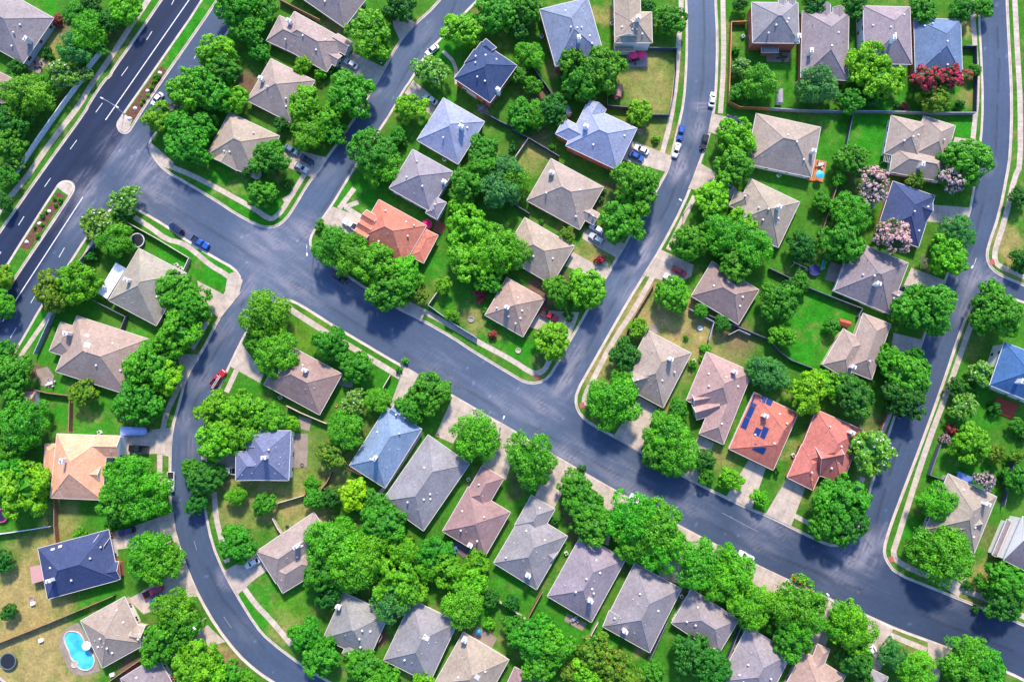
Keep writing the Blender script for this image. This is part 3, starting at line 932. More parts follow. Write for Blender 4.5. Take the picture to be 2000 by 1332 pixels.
HD = [
 # ref, label, roof, eave, wall, wings, chimneys, vents
 ('corner patio house','grey roofed house west of the avenue with a small corner patio and table','G',2.9,'v','105 36 45 125 -60 55','55 80',8),
 ('avenue edge house','brown roofed house half cut by the frame west of the avenue, white wall below','P',2.9,'w','-60 112 33 158 10 205','',2),
 ('cut off purple roof house','grey purple roofed house cut by the top frame, black SUV on its driveway','D',2.7,'t','565 -20 672 54 712 -3','',4),
 ('double gable silver car house','beige and grey roofed house with small front gables, silver sedan on its driveway','T',2.8,'g','575 23 677 80 638 141|546 31 520 80 580 112 2|690 84 674 108 644 90 02|668 110 655 130 625 111 02','567 46',8),
 ('square tan house','square tan hip roofed house behind bare earth yard, white chimney on its upper slope','T',2.8,'b','529 115 615 158 564 238','513 158',6),
 ('street corner tan house','tan roofed house with a cross gable by the avenue corner, partly under trees','T',2.7,'t','448 220 546 266 497 348|416 310 462 334 484 292 02','',5),
 ('pale blue bent roof house','pale blue grey hip roofed house below the navy brick house','L',2.8,'t','814 274 895 321 950 240','902 254',6),
 ('navy brick house','navy roofed two-storey brick house with two front gables and a tall white chimney','N',5.0,'b','887 154 957 201 1012 130|907 124 926 97 950 114 2|931 95 949 76 972 92 2','973 176',9),
 ('big blue roof brick house','large blue grey roofed two-storey brick house cut by the top frame above a round tree','A',5.2,'b','1054 19 1085 130 1179 104','1129 84',12),
 ('red umbrella house','tan roofed white two-storey house with two red umbrellas on its deck','T',5.4,'w','1201 84 1274 84 1274 24|1199 -45 1201 74 1252 71 1|1201 92 1239 92 1239 101 - 2.9','1243 45',9),
 ('brick terrace house','grey roofed two-storey brick house with brick back wall and terrace','G',5.2,'b','1468 5 1470 84 1561 86|1520 -6 1536 -6 1536 20 02|1540 2 1554 2 1554 22 02|1487 93 1520 93 1520 103 - 2.9','1558 74',7),
 ('mauve long roof house','mauve brown long roofed house between the brick terrace house and a white walled house','D',3.6,'b','1567 22 1564 152 1656 154|1600 8 1622 9 1622 40 02|1627 15 1648 16 1648 40 02','1581 104',6),
 ('white walled grey house','grey roofed two-storey house with a tall white side wall and white chimney','G',5.2,'w','1686 12 1689 124 1781 122','1734 86',7),
 ('blue hip house by crape myrtles','blue hip roofed house above three red flowering trees','B',3.6,'b','1785 36 1788 146 1880 146','',9),
 ('orange deck house','tan and grey roofed house with an orange deck at its lower corner','T',2.9,'w','1477 222 1603 249 1586 347','1585 298',7),
 ('many gabled house','tan and grey house of several pointed hips beside a bright lawn','T',2.9,'w','1741 226 1727 300 1797 313|1804 227 1866 246 1845 322|1745 286 1850 306 1838 355','1795 325',7),
 ('metal patio roof house','tan roofed house with a white metal patio roof along its west side','T',2.8,'t','271 485 364 534 301 634','257 550',5),
 ('skylight house','tan and blue grey roofed house with white skylights beside the big street tree','T',2.8,'t','150 617 290 662 252 772|118 629 96 686 142 702','136 652',7),
 ('peach house','peach roofed two-storey house with many gables, covered boat on its driveway','E',4.6,'w','111 847 98 972 199 975|184 850 236 851 233 893 13|150 902 200 904 199 948 13|118 934 122 973 175 975 02|88 867 85 937 112 938 - 2.7','136 898',3),
 ('navy roof skylight house','navy and grey roofed house with brick front gables and a pinkish patio roof','N',2.9,'b','74 1071 212 1034 232 1132|196 1040 216 1048 222 1090 13|208 1100 232 1096 234 1130 13','109 1129',6),
 ('pool house','tan and grey roofed house with a blue swimming pool behind','T',2.8,'t','157 1212 243 1165 285 1257|262 1218 284 1222 284 1264 13','',14),
 ('bottom frame grey house','grey purple roofed house cut by the bottom frame below the pool house','D',2.8,'b','235 1325 307 1280 350 1345','',3),
 ('red roof house','brick red roofed house with three small dormers and a pink umbrella behind','R',2.9,'w','740 390 833 441 784 516|828 446 856 460 823 512 - 2.5 .25|716 410 702 432 726 446 02 4.0|708 426 694 448 718 462 02 4.0|700 442 686 464 710 478 02 4.0','',8),
 ('lavender wall house','grey roofed two-storey house with a lavender wall above the red roofed house','G',5.0,'v','806 292 885 336 842 414|850 384 872 396 853 428','868 356',7),
 ('pale tan white chimney house','pale tan and grey roofed house with silver SUV on its driveway','T',2.7,'b','1076 310 1179 366 1136 451|1136 398 1172 418 1160 440 1','1077 341',9),
 ('beige roof house behind oak','beige and grey roofed house tucked below the pale tan house','T',2.7,'t','1025 425 1122 481 1078 556','',5),
 ('pink hip roof house','pink hip roofed house with a red pickup on its driveway','K',2.7,'t','990 542 1064 584 1018 656','990 603',9),
 ('pale blue brick house','large pale blue grey roofed brick house with white and blue cars on its driveway','L',4.2,'b','1105 285 1205 332 1242 250|1152 197 1184 214 1168 250 02|1102 231 1085 262 1140 292','1143 252',5),
 ('plain tan hip house','tan and blue grey hip roofed house above the large twin crowned tree','T',2.7,'w','1466 349 1562 395 1521 484|1436 374 1424 402 1462 420 3','1512 411',8),
 ('mauve roof by red car','mauve shingle roofed house with red and white cars on its driveway','P',2.7,'w','1350 578 1442 634 1482 566','',5),
 ('navy hip house by pink blossom','navy blue hip roofed house between two pale pink flowering trees','N',2.8,'b','1744 354 1826 383 1791 482|1795 385 1822 396 1812 440 13','',5),
 ('mauve grey hip house','mauve grey hip roofed house beside a backyard swing set and blue trampoline','D',2.8,'w','1629 568 1737 613 1779 516|1730 556 1760 570 1750 596 1','1704 558',9),
 ('cream gabled house','cream walled tan roofed house beside the bright green lawn','T',3.2,'c','1686 612 1740 633 1699 740|1647 642 1607 712 1660 732','1663 717',4),
 ('mauve house with lean-to','mauve brown roofed house on the corner between curving street and main street','P',2.7,'g','515 751 624 810 668 730','600 724',8),
 ('white walled patio house','dark blue grey two-storey house with a white wall and cream patio slab','S',5.0,'w','484 840 568 841 562 938|461 882 460 938 530 938|481 850 480 872 520 872 13','524 892',9),
 ('blue pergola house','blue hip roofed house with a brown pergola behind','Q',2.7,'w','824 838 752 953 683 908|800 806 784 830 756 812 02','737 893',9),
 ('long grey red vent house','long pale grey roofed house with small red roof vents beside the blue pergola house','G',2.7,'t','836 849 917 906 832 1040','',9),
 ('pinkish stepped house','pinkish brown roofed house with a stepped front and a white chimney','P',2.7,'t','864 1037 947 1087 1000 1002|942 909 984 934 948 1000 ','918 1064',8),
 ('grey notched house','grey roofed house third in the row, small notch in its rear corner','G',2.7,'t','964 1099 1048 1151 1109 1047|1038 967 1084 994 1050 1052|1050 1085 1070 1060 1092 1074 02','1031 1121',8),
 ('wide grey house','wide plain grey roofed house with a cluttered patio behind','G',2.7,'t','1069 1164 1155 1215 1224 1094','1151 1168',9),
 ('grey house with cross gable','grey roofed house beside the wide grey house, small cross gable at its side','G',2.7,'t','1177 1223 1269 1274 1332 1150|1190 1192 1178 1222 1214 1238 3','1219 1229',9),
 ('short grey house','short grey roofed house with a pale side strip and a white chimney at its rear','G',2.7,'w','1351 1150 1443 1210 1408 1280','1398 1272',5),
 ('bottom row grey house','grey roofed house in the bottom row beside a dark fence gap','G',2.7,'t','1404 1330 1492 1382 1550 1276','',8),
 ('bottom pink roof house','salmon pink roofed house cut by the bottom frame','K',2.7,'t','1530 1345 1612 1395 1655 1322|1597 1257 1621 1268 1588 1330','',2),
 ('bottom brown corner house','small grey brown roofed house cut by the bottom frame below a driveway','D',2.7,'t','1695 1302 1735 1322 1700 1390','',1),
 ('street corner long house','long beige and grey roofed house on the street corner beside a round tree','T',2.7,'w','1265 645 1350 690 1295 796|1226 720 1242 772 1292 757 02 2.7 .8','1305 703',9),
 ('pink house with twin dormers','pink roofed house with two dark sided dormers','K',2.7,'w','1380 687 1469 726 1427 820|1422 707 1469 727 1402 863|1350 768 1356 797 1406 783 02 2.7 .9|1351 791 1360 820 1406 806 02 2.7 .9','1431 727',9),
 ('solar panel house','salmon red roofed house with blue solar panels','C',2.7,'w','1473 766 1559 807 1508 917 - 2.7 .50 1/2.2/1/.62','1491 812',6),
 ('plain brick red house','brick red roofed house with a purple shaded gable and wide driveway','C',2.7,'b','1595 800 1686 840 1640 945|1566 868 1537 932 1588 956|1584 858 1601 930 1644 918 02 2.7 .75','1658 844',10),
 ('corner tan house by street','tan and grey roofed house with a blue awning behind and dark side gable','T',2.8,'t','1852 925 1947 970 1906 1082|1843 1012 1857 1057 1912 1040 02 2.8 .85','1917 982',8),
 ('white gable house','white walled two-storey house with a round gable window at the frame edge','D',5.2,'w','1960 1093 1997 1008 2050 1032 02|1938 1083 1967 1014 1976 1018 - 2.8 .3','',3),
 ('white walled navy roof house','navy roofed white two-storey house with a red brown deck at the frame edge','Z',5.2,'w','1962 668 1933 752 2030 790','1985 745',6),
 ('L shaped beige house','beige and grey L-shaped house with a white sedan on its driveway','T',2.7,'w','500 1077 613 1000 655 1060|524 1107 552 1158 632 1106','585 1063',5),
 ('grey house over curve','grey roofed house with stepped front in the bottom row near the curve','G',2.7,'t','671 1157 760 1198 714 1285|680 1250 668 1276 708 1290','661 1184',9),
 ('large grey white skylight house','large grey roofed house with a square white skylight in the bottom row','G',2.7,'t','805 1171 894 1215 832 1330','810 1174',9),
 ('bottom tan grey house','tan grey roofed house cut by the bottom frame with a concrete patio behind','T',2.7,'t','905 1234 994 1288 930 1385','907 1248',6),
 ('bottom purple sliver house','purple roofed house just showing under the bottom frame below a large tree','P',2.7,'t','1005 1302 1092 1345 1050 1420','',2),
]
HB = {}
for h in HD:
    HB[h[0]] = house(h[0], h[1], h[2], h[3], h[4], W(h[5]), h[6], h[7], 'single family houses', dark_vents=h[2] in 'DN')

# extra pieces that belong to one house only
def on_roof(ref, pts, name, mat, lift=.06, th=.05):
    root, rf, ws, hgt, base = HB[ref]
    e = ws[0].eave
    tp, bt = [], []
    for x, y in pts:
        z = e + 1.2
        for _ in range(4):
            q = P(x, y, z); z = max(hgt(*q), e)
        tp.append((q[0] - base.x, q[1] - base.y, z + lift + th - base.z)); bt.append((q[0] - base.x, q[1] - base.y, z + lift - base.z))
    mb = MB(); n = len(tp)
    tp2 = up(tp)
    if tp2 is not tp and tp2 != tp:
        bt = bt[::-1]
    mb.face(tp2)
    for i in range(n):
        mb.face([bt[i], bt[(i + 1) % n], tp2[(i + 1) % n], tp2[i]])
    return mb.build(name, mat, rf)
for q in ("1474 769 1485 774 1476 795 1465 790","1465 791 1475 796 1466 817 1456 812","1455 813 1465 818 1457 839 1446 834","1488 772 1498 777 1493 788 1483 783","1499 777 1510 782 1505 793 1495 788","1477 834 1488 839 1482 852 1471 847","1491 832 1502 837 1493 858 1484 853","1474 866 1497 875 1491 887 1469 877"):
    on_roof('solar panel house', pnum(q), 'solar_panel', M['solar'])
for ref, q in (('skylight house', "166 668 178 671 175 680 164 677"), ('skylight house', "168 652 175 654 173 659 166 657"), ('large grey white skylight house', "829 1239 840 1243 836 1252 825 1247"), ('bottom tan grey house', "930 1315 939 1320 934 1328 925 1323"),
               ('navy roof skylight house', "100 1071 107 1069 107 1073 100 1075"), ('navy roof skylight house', "115 1065 122 1063 121 1068 114 1070"), ('L shaped beige house', "580 1061 589 1057 593 1066 584 1071")):
    on_roof(ref, pnum(q), 'skylight', M['trim'], .05, .12)

def low_roof(ref, pts, z, mat, col, name='patio_roof', posts=True):
    """Flat patio roof on posts, a part of its house."""
    root, rf, ws, hgt, base = HB[ref]
    w = [(x - base.x, y - base.y) for x, y in wpts(pnum(pts), z)]
    mb = MB(); mb.prism(w, z - .12 - base.z, z - base.z)
    if posts:
        for x, y in offset(w if area(w) > 0 else w[::-1], -.3):
            mb.box(x, y, -.05, z - .12 - base.z, .14, .14)
    o = mb.build(name, mat, root); o.color = (*col, 1)
    return o
low_roof('metal patio roof house', "226 513 246 524 209 584 191 572", 2.5, M['plain'], (.80, .80, .82))
low_roof('navy roof skylight house', "58 1107 86 1101 90 1132 62 1140", 2.4, M['wall'], (.48, .27, .26))
low_roof('short grey house', "1349 1150 1354 1152 1322 1222 1315 1219", 2.55, M['plain'], (.78, .77, .78), 'gutter_strip')
low_roof('corner tan house by street', "1872 920 1900 932 1898 948 1868 934", 2.4, M['plain'], (.12, .2, .5), 'awning')
low_roof('mauve grey hip house', "1649 515 1656 519 1645 545 1638 541", 2.3, M['plain'], (.12, .22, .28), 'awning')
def pergola(ref, pts, z, n, col):
    root, rf, ws, hgt, base = HB[ref]
    a, b, c, d = [Vector((x - base.x, y - base.y)) for x, y in wpts(pnum(pts), z)]
    mb = MB(); zz = z - base.z
    for i in range(n + 1):
        t = i / n
        p, q = a.lerp(b, t), d.lerp(c, t)
        mb.tube((p.x, p.y, zz), (q.x, q.y, zz), .09, seg=4)
    for p, q in ((a, b), (d, c)):
        mb.tube((p.x, p.y, zz - .15), (q.x, q.y, zz - .15), .1, seg=4)
    for p in (a, b, c, d):
        mb.tube((p.x, p.y, 0), (p.x, p.y, zz), .09, seg=4)
    o = mb.build('pergola', M['fence'], root); o.color = (*col, 1)
pergola('blue pergola house', "684 892 712 906 704 928 672 912", 2.5, 9, (.17, .10, .08))
pergola('many gabled house', "1728 300 1748 305 1745 320 1726 315", 2.5, 6, (.5, .48, .46))
# ------------------------------------------------------------------ trees and shrubs
def leaf_mat(name, translucent=.16):
    m, nt, b = new_mat(name, .55, .35)
    oi = nt.nodes.new('ShaderNodeObjectInfo')
    at = nt.nodes.new('ShaderNodeAttribute'); at.attribute_name = 'vary'
    sep = nt.nodes.new('ShaderNodeSeparateColor')
    nt.links.new(at.outputs['Color'], sep.inputs[0])
    # random leaf tones, with sunlit clump tops and shaded core coloured in
    light_leaf = mix(nt, oi.outputs['Color'], (1.8, 1.75, .6), 1, 'MULTIPLY')
    dark_leaf = mix(nt, oi.outputs['Color'], (.18, .60, 1.15), 1, 'MULTIPLY')
    c = mix(nt, dark_leaf, light_leaf, sep.outputs[0])
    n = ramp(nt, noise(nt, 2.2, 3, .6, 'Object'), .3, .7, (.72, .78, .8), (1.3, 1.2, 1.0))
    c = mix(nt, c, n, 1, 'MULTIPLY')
    nt.links.new(c, b.inputs['Base Color'])
    tr = nt.nodes.new('ShaderNodeBsdfTranslucent')
    nt.links.new(mix(nt, c, (1.3, 1.2, .5), 1, 'MULTIPLY'), tr.inputs[0])
    ms = nt.nodes.new('ShaderNodeMixShader'); ms.inputs[0].default_value = translucent
    nt.links.new(b.outputs[0], ms.inputs[1]); nt.links.new(tr.outputs[0], ms.inputs[2])
    nt.links.new(ms.outputs[0], nt.nodes['Material Output'].inputs[0])
    return m
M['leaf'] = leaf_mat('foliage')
def petal(name, col):
    return flat(name, col, .7, .2, .2, 3)
M['pw'] = petal('white_blossom', (.75, .78, .66))
M['pp'] = petal('pale_pink_blossom', (.66, .40, .41))
M['pr'] = petal('crimson_blossom', (.52, .035, .09))
M['pv'] = petal('lilac_blossom', (.58, .40, .47))
M['po'] = petal('rusty_new_growth', (.50, .22, .05))

def crown_mesh(seed, boughs, clumps, clump_r, leaves, leaf, flowers=None, fl_share=0.0, flat_k=.75, spiky=0.0, core=.60, gap=.10):
    """Crown of radius 1: boughs push the outline in and out, each bough carries leaf clumps, each clump many leaf-sized faces."""
    R = np.random.RandomState(seed)
    V, Fc, mi, vary = [], [], [], []
    ga = math.pi * (3 - math.sqrt(5))
    ph = R.rand(4) * 6.28
    def outline(a):
        return 1 + .10 * math.sin(2 * a + ph[0]) + .09 * math.sin(3 * a + ph[1]) + .06 * math.sin(5 * a + ph[2])
    B = []
    for i in range(boughs):
        z = 1 - (i + .5) / boughs * 1.35
        r = math.sqrt(max(0, 1 - z * z)) if z > 0 else 1 - .12 * abs(z)
        a = i * ga + R.uniform(-.4, .4)
        k = R.uniform(.52, .72) * outline(a)
        B.append((np.array([math.cos(a) * r * k, math.sin(a) * r * k, z * flat_k * (k + .12)]), R.uniform(.26, .44) * (10.0 / boughs) ** .25, R.rand()))
    C = []
    for c, br, bv in B:
        out = c / (np.linalg.norm(c) + 1e-6) * .8 + np.array([0, 0, .5])
        n = int(clumps * (br / .34) ** 2)
        for q in range(n):
            if R.rand() < gap:
                continue
            d = R.normal(size=3) + out * .75
            d /= np.linalg.norm(d)
            p = c + d * br * R.uniform(.80, 1.05) * np.array([1, 1, .8])
            C.append((p, d, clump_r * R.uniform(.6, 1.4), .55 * R.rand() + .45 * bv))
    for p0, d0, cr, cv in C:
        m = int(leaves * (cr / clump_r) ** 1.6)
        d = R.normal(size=(m, 3)) + d0 * .55 + np.array([0, 0, .25])
        d /= np.linalg.norm(d, axis=1)[:, None]
        isf_c = R.rand()
        for q in d:
            p = p0 + q * cr * R.uniform(.7, 1.0 + spiky) * np.array([1, 1, .9])
            nrm = q + R.normal(size=3) * .38 + np.array([0, 0, .2])
            nrm /= np.linalg.norm(nrm)
            t = np.cross(nrm, R.normal(size=3)); t /= np.linalg.norm(t)
            b = np.cross(nrm, t)
            s = leaf * R.uniform(.65, 1.3)
            n0 = len(V)
            V.extend([p - t * s, p + b * s * .6 - t * s * .1, p + t * s, p - b * s * .6 + t * s * .1])
            Fc.append((n0, n0 + 1, n0 + 2, n0 + 3))
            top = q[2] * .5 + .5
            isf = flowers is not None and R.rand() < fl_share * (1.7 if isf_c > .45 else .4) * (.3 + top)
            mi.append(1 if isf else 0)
            vv = np.clip(.02 + .42 * cv + .18 * R.rand() + .34 * top ** 2 * R.rand() ** .5, 0, 1)  # upper leaves of each clump coloured lighter, as if sunlit
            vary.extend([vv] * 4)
    # closed core behind the leaves, its shade painted in with the darkest tone
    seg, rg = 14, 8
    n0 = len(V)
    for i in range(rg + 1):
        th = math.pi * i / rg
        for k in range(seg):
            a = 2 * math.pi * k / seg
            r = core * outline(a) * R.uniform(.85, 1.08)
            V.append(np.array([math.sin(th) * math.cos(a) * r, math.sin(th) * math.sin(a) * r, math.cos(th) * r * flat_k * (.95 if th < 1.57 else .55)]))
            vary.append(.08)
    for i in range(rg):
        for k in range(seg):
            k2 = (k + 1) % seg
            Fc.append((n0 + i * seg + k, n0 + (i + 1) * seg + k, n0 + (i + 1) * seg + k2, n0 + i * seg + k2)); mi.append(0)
    A = np.array(V)
    rr = np.hypot(A[:, 0], A[:, 1])
    A = A / np.percentile(rr, 98)
    V = list(A)
    me = bpy.data.meshes.new('crown')
    me.from_pydata([tuple(v) for v in V], [], Fc)
    me.materials.append(M['leaf'])
    if flowers:
        me.materials.append(M[flowers])
    me.polygons.foreach_set('material_index', mi)
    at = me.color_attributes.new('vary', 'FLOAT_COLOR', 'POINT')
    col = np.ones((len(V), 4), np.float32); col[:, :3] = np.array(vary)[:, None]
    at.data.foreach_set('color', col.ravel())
    me.update()
    return me

CROWNS = dict(
    big=[crown_mesh(s, 15, 26, .105, 26, .048, gap=.05) for s in (1, 2, 3, 4, 5)],
    fine=[crown_mesh(s, 13, 38, .085, 22, .036, spiky=.5, gap=.06) for s in (11, 12, 13, 14)],
    lump=[crown_mesh(s, 11, 21, .13, 32, .052, gap=.05) for s in (21, 22, 23, 24)],
    small=[crown_mesh(s, 7, 9, .20, 30, .085, flat_k=.85, spiky=.2) for s in (31, 32, 33)],
    w=[crown_mesh(s, 12, 20, .11, 30, .050, 'pw', .045) for s in (41, 42)],
    p=[crown_mesh(s, 12, 20, .11, 30, .050, 'pp', .62) for s in (51, 52)],
    v=[crown_mesh(54, 12, 20, .11, 30, .050, 'pv', .5)],
    r=[crown_mesh(s, 10, 18, .12, 30, .055, 'pr', .55) for s in (61, 62)],
    o=[crown_mesh(s, 11, 18, .12, 30, .055, 'po', .035) for s in (71, 72)],
    twig=[crown_mesh(81, 8, 14, .14, 22, .055, flat_k=.7, spiky=.6, core=.3)],
)
def trunk_mesh(seed):
    R = random.Random(seed)
    mb = MB()
    prof = [(.16, 0), (.11, .06), (.095, .35), (.085, .55)]
    mb.lathe(prof, 8, cap=False)
    for k in range(5):
        a = k * 1.256 + R.uniform(-.3, .3)
        l = R.uniform(.45, .65)
        e = (math.cos(a) * l, math.sin(a) * l, R.uniform(.8, 1.0))
        s = (math.cos(a) * .03, math.sin(a) * .03, .5)
        mid = tuple((s[i] + e[i]) / 2 + (0, 0, .06)[i] for i in range(3))
        mb.tube(s, mid, .07, .05, 6); mb.tube(mid, e, .05, .02, 6)
    mb.tube((0, 0, .5), (R.uniform(-.05, .05), R.uniform(-.05, .05), 1.1), .085, .03, 6)
    return mb.mesh('trunk', [M['bark']])
TRUNKS = [trunk_mesh(s) for s in (1, 2, 3)]

# kind: base colour, crown family, words for the label
KIND = dict(
 g=((.066, .27, .008), 'big', 'green leafy tree'), b=((.15, .38, .006), 'lump', 'bright yellow-green tree'), d=((.032, .165, .012), 'big', 'dark green tree'),
 f=((.10, .33, .008), 'fine', 'fine leaved green tree'), t=((.055, .220, .050), 'fine', 'bluish green feathery tree'), y=((.27, .46, .004), 'lump', 'vivid yellow-green tree'),
 w=((.14, .32, .03), 'w', 'white flowering tree'), p=((.06, .12, .02), 'p', 'pale pink flowering tree'), v=((.05, .10, .02), 'v', 'lilac pink flowering tree'), r=((.06, .11, .015), 'r', 'crimson flowering tree'),
 o=((.115, .23, .010), 'o', 'green tree tinged rusty orange'), s=((.20, .17, .17), 'twig', 'bare grey twiggy tree'), c=((.36, .25, .11), 'twig', 'straw coloured grass clump'))

TREES = """
150 30 30 g;180 14 25 d;245 20 33 b;175 66 40 f;212 45 26 d;150 100 36 t;190 88 25 g;125 148 30 w;168 147 15 w;32 132 18 d;55 190 52 f;95 172 25 g;25 240 40 d;15 278 40 g;32 316 20 w;15 345 24 g;8 395 20 d;88 108 8 d;94 100 8 d;100 112 8 d;112 40 14 r;
462 18 46 g;487 62 36 g;425 100 40 b;437 140 40 g;370 178 44 b;412 178 46 g;462 195 28 b;312 232 33 b;352 252 40 g;375 288 46 g;392 250 34 g;345 212 20 s;515 15 32 g;505 102 22 g;
722 65 55 b;782 12 36 d;592 128 22 b;645 132 14 d;627 148 14 b;675 148 16 g;685 188 50 g;595 208 42 b;640 232 34 b;604 262 39 f;655 262 26 g;550 242 17 d;528 310 42 g;513 378 32 g;485 335 16 d;
907 60 44 b;967 30 46 g;842 140 38 w;800 212 36 b;725 298 52 g;745 326 40 f;777 265 18 g;787 282 10 d;945 295 34 g;985 335 38 t;1025 22 38 g;1015 58 25 d;1035 110 32 f;1012 148 22 g;1042 168 20 g;1015 225 32 g;1078 215 34 d;1045 225 28 f;1118 122 38 g;1178 138 48 g;1140 165 42 g;1108 185 10 c;1130 190 9 c;
1265 15 18 d;1308 42 36 g;1250 220 28 b;1281 272 9 b;1077 290 8 g;1002 290 10 t;1244 368 54 g;1445 10 16 d;1447 132 19 w;1441 180 19 g;1485 165 39 f;1435 270 42 b;1432 325 44 g;1435 100 10 g;
1590 8 28 d;1670 14 28 d;1800 20 34 g;1877 22 28 g;1922 18 22 g;1597 172 44 t;1690 125 44 b;1722 158 44 b;1660 198 28 g;1807 152 31 r;1860 152 32 r;1825 195 32 o;1902 138 15 g;1872 208 12 d;1765 210 10 r;1752 205 8 t;1710 190 22 d;
1665 315 38 g;1707 352 36 p;1700 380 30 v;1885 315 54 g;1860 350 28 v;1787 353 19 o;1602 393 20 g;1660 418 42 f;1647 474 46 g;1565 483 33 d;1742 463 38 p;1867 458 37 t;1852 503 46 b;1807 605 60 g;1940 610 57 g;1562 553 22 g;1520 590 42 g;1530 655 28 b;1625 638 17 g;1990 385 22 d;1995 508 26 d;1805 513 15 s;1540 560 16 d;
245 392 34 w;190 440 34 w;225 470 36 f;180 500 14 d;105 568 40 o;158 553 44 b;345 570 42 g;372 600 44 g;350 650 46 b;5 545 28 b;8 595 28 b;520 615 50 f;540 690 46 f;510 665 34 g;
627 440 13 g;655 484 44 f;690 500 44 f;735 520 46 b;790 545 44 b;765 570 46 g;817 575 22 o;867 558 18 b;885 615 16 b;920 455 46 b;965 490 52 f;915 510 46 b;955 545 30 g;912 358 40 g;945 325 38 g;975 372 42 t;900 405 28 b;890 438 20 b;1000 355 36 f;937 572 13 r;962 655 10 r;940 585 10 r;910 393 8 g;
650 672 38 g;697 716 34 g;690 786 28 w;738 781 26 f;675 840 38 f;650 890 28 o;840 765 42 g;805 796 32 g;780 724 7 d;930 852 48 f;1035 900 54 f;610 944 18 g;615 972 22 g;645 972 22 d;690 963 33 y;517 983 24 g;735 985 28 g;462 968 21 f;790 706 8 b;
1387 390 38 b;1213 432 48 g;1347 475 40 g;1415 460 48 f;1462 480 46 f;1440 510 44 g;1450 435 30 b;1315 573 37 b;1368 607 16 g;1245 640 20 b;1410 633 18 d;1147 563 40 b;1092 570 34 g;1110 618 11 d;1075 665 38 b;1107 458 17 o;1172 508 12 r;1179 373 7 t;1008 495 34 f;1057 433 6 g;
25 735 46 g;8 690 30 g;167 766 27 o;290 715 50 g;270 785 50 g;330 735 34 b;325 685 30 g;50 828 50 f;18 862 44 g;50 955 52 b;22 930 46 g;255 936 51 f;285 965 50 f;235 975 44 g;425 855 42 b;425 805 42 b;480 800 46 b;518 815 36 b;470 850 38 f;535 818 28 g;568 828 17 b;400 935 36 d;375 915 22 g;385 983 22 d;430 925 18 d;
1220 693 32 d;1197 785 54 f;1215 745 26 f;1305 850 46 f;1320 888 44 f;1290 885 40 g;1323 800 23 g;1375 900 24 d;1380 930 18 g;1425 935 26 b;1125 955 36 g;1145 990 38 g;1136 915 9 d;1230 1010 52 f;1275 1030 56 f;1290 1070 46 f;1240 1060 40 f;1155 1025 40 g;1485 973 20 b;1515 915 10 g;1487 722 34 t;1512 735 32 t;1575 762 46 b;1610 750 30 b;1665 773 43 d;1770 735 48 g;1765 770 46 d;1735 700 28 g;1783 700 25 g;1697 883 43 w;1640 980 54 g;1622 1015 48 g;1655 1015 44 d;
1915 731 26 w;1880 794 29 w;1857 838 13 r;1845 857 11 v;1890 868 40 b;1945 888 18 o;1983 890 15 o;1922 938 20 v;1827 980 38 f;1940 798 14 d;1990 938 30 g;1995 850 14 d;1868 753 20 d;1895 760 14 d;1960 930 12 d;1985 830 16 g;
293 1080 47 f;312 1092 44 f;345 1186 43 f;352 1220 42 g;315 1255 42 g;385 1290 46 b;400 1315 42 b;440 1318 28 g;462 1060 38 g;8 1097 22 d;18 1194 16 d;225 1010 18 g;217 1027 11 g;157 1040 12 b;460 1290 6 b;480 1310 6 g;482 1326 16 b;
655 1060 56 f;690 1105 52 f;640 1110 44 g;630 1060 34 g;720 1085 44 f;752 1020 42 g;728 1058 34 f;787 1077 30 f;850 1080 36 g;777 1140 46 b;765 1170 40 t;805 1150 30 b;875 1112 34 b;840 1110 26 f;930 1097 25 b;920 1140 33 b;905 1178 42 f;600 1240 36 g;627 1280 40 g;712 1300 36 g;752 1322 28 g;827 1326 20 b;642 1160 28 d;800 1053 10 o;955 1217 12 b;1040 1245 46 g;1075 1262 46 g;1055 1290 42 g;1010 1225 28 g;
1165 1270 38 o;1190 1300 36 o;1150 1322 36 b;1215 1315 38 o;1115 1312 20 o;1270 1315 26 g;1350 1275 40 d;1385 1300 40 d;1360 1100 48 f;1434 1121 43 f;1418 1086 24 f;1462 1180 44 f;1405 1140 34 f;1490 1170 24 b;1232 1104 10 d;1550 1178 54 f;1570 1200 46 f;1545 1240 44 g;1660 1225 50 f;1672 1287 34 d;1640 1210 36 f;1740 1275 30 t;1785 1305 36 f;1802 1285 14 b;1885 1285 46 f;1920 1300 44 g;1890 1318 50 g;1835 1085 56 f;1850 1075 44 f;1962 1135 44 g;1955 1172 40 d;1985 1150 34 g;1887 1143 10 d;1690 1330 22 d;
1340 660 6 g;1378 680 12 b;1372 700 9 b;1352 712 9 g;235 425 20 d;950 610 10 g;1905 1190 8 d;1090 365 8 t;1172 390 8 t;560 360 12 d;1640 350 16 g;1620 405 14 d;960 1168 18 d;1000 1175 16 d;880 1040 8 d;1085 1018 9 d;1075 1040 7 g;1210 720 0 g
"""
_rt = random.Random(99)
TREE_OBS = []
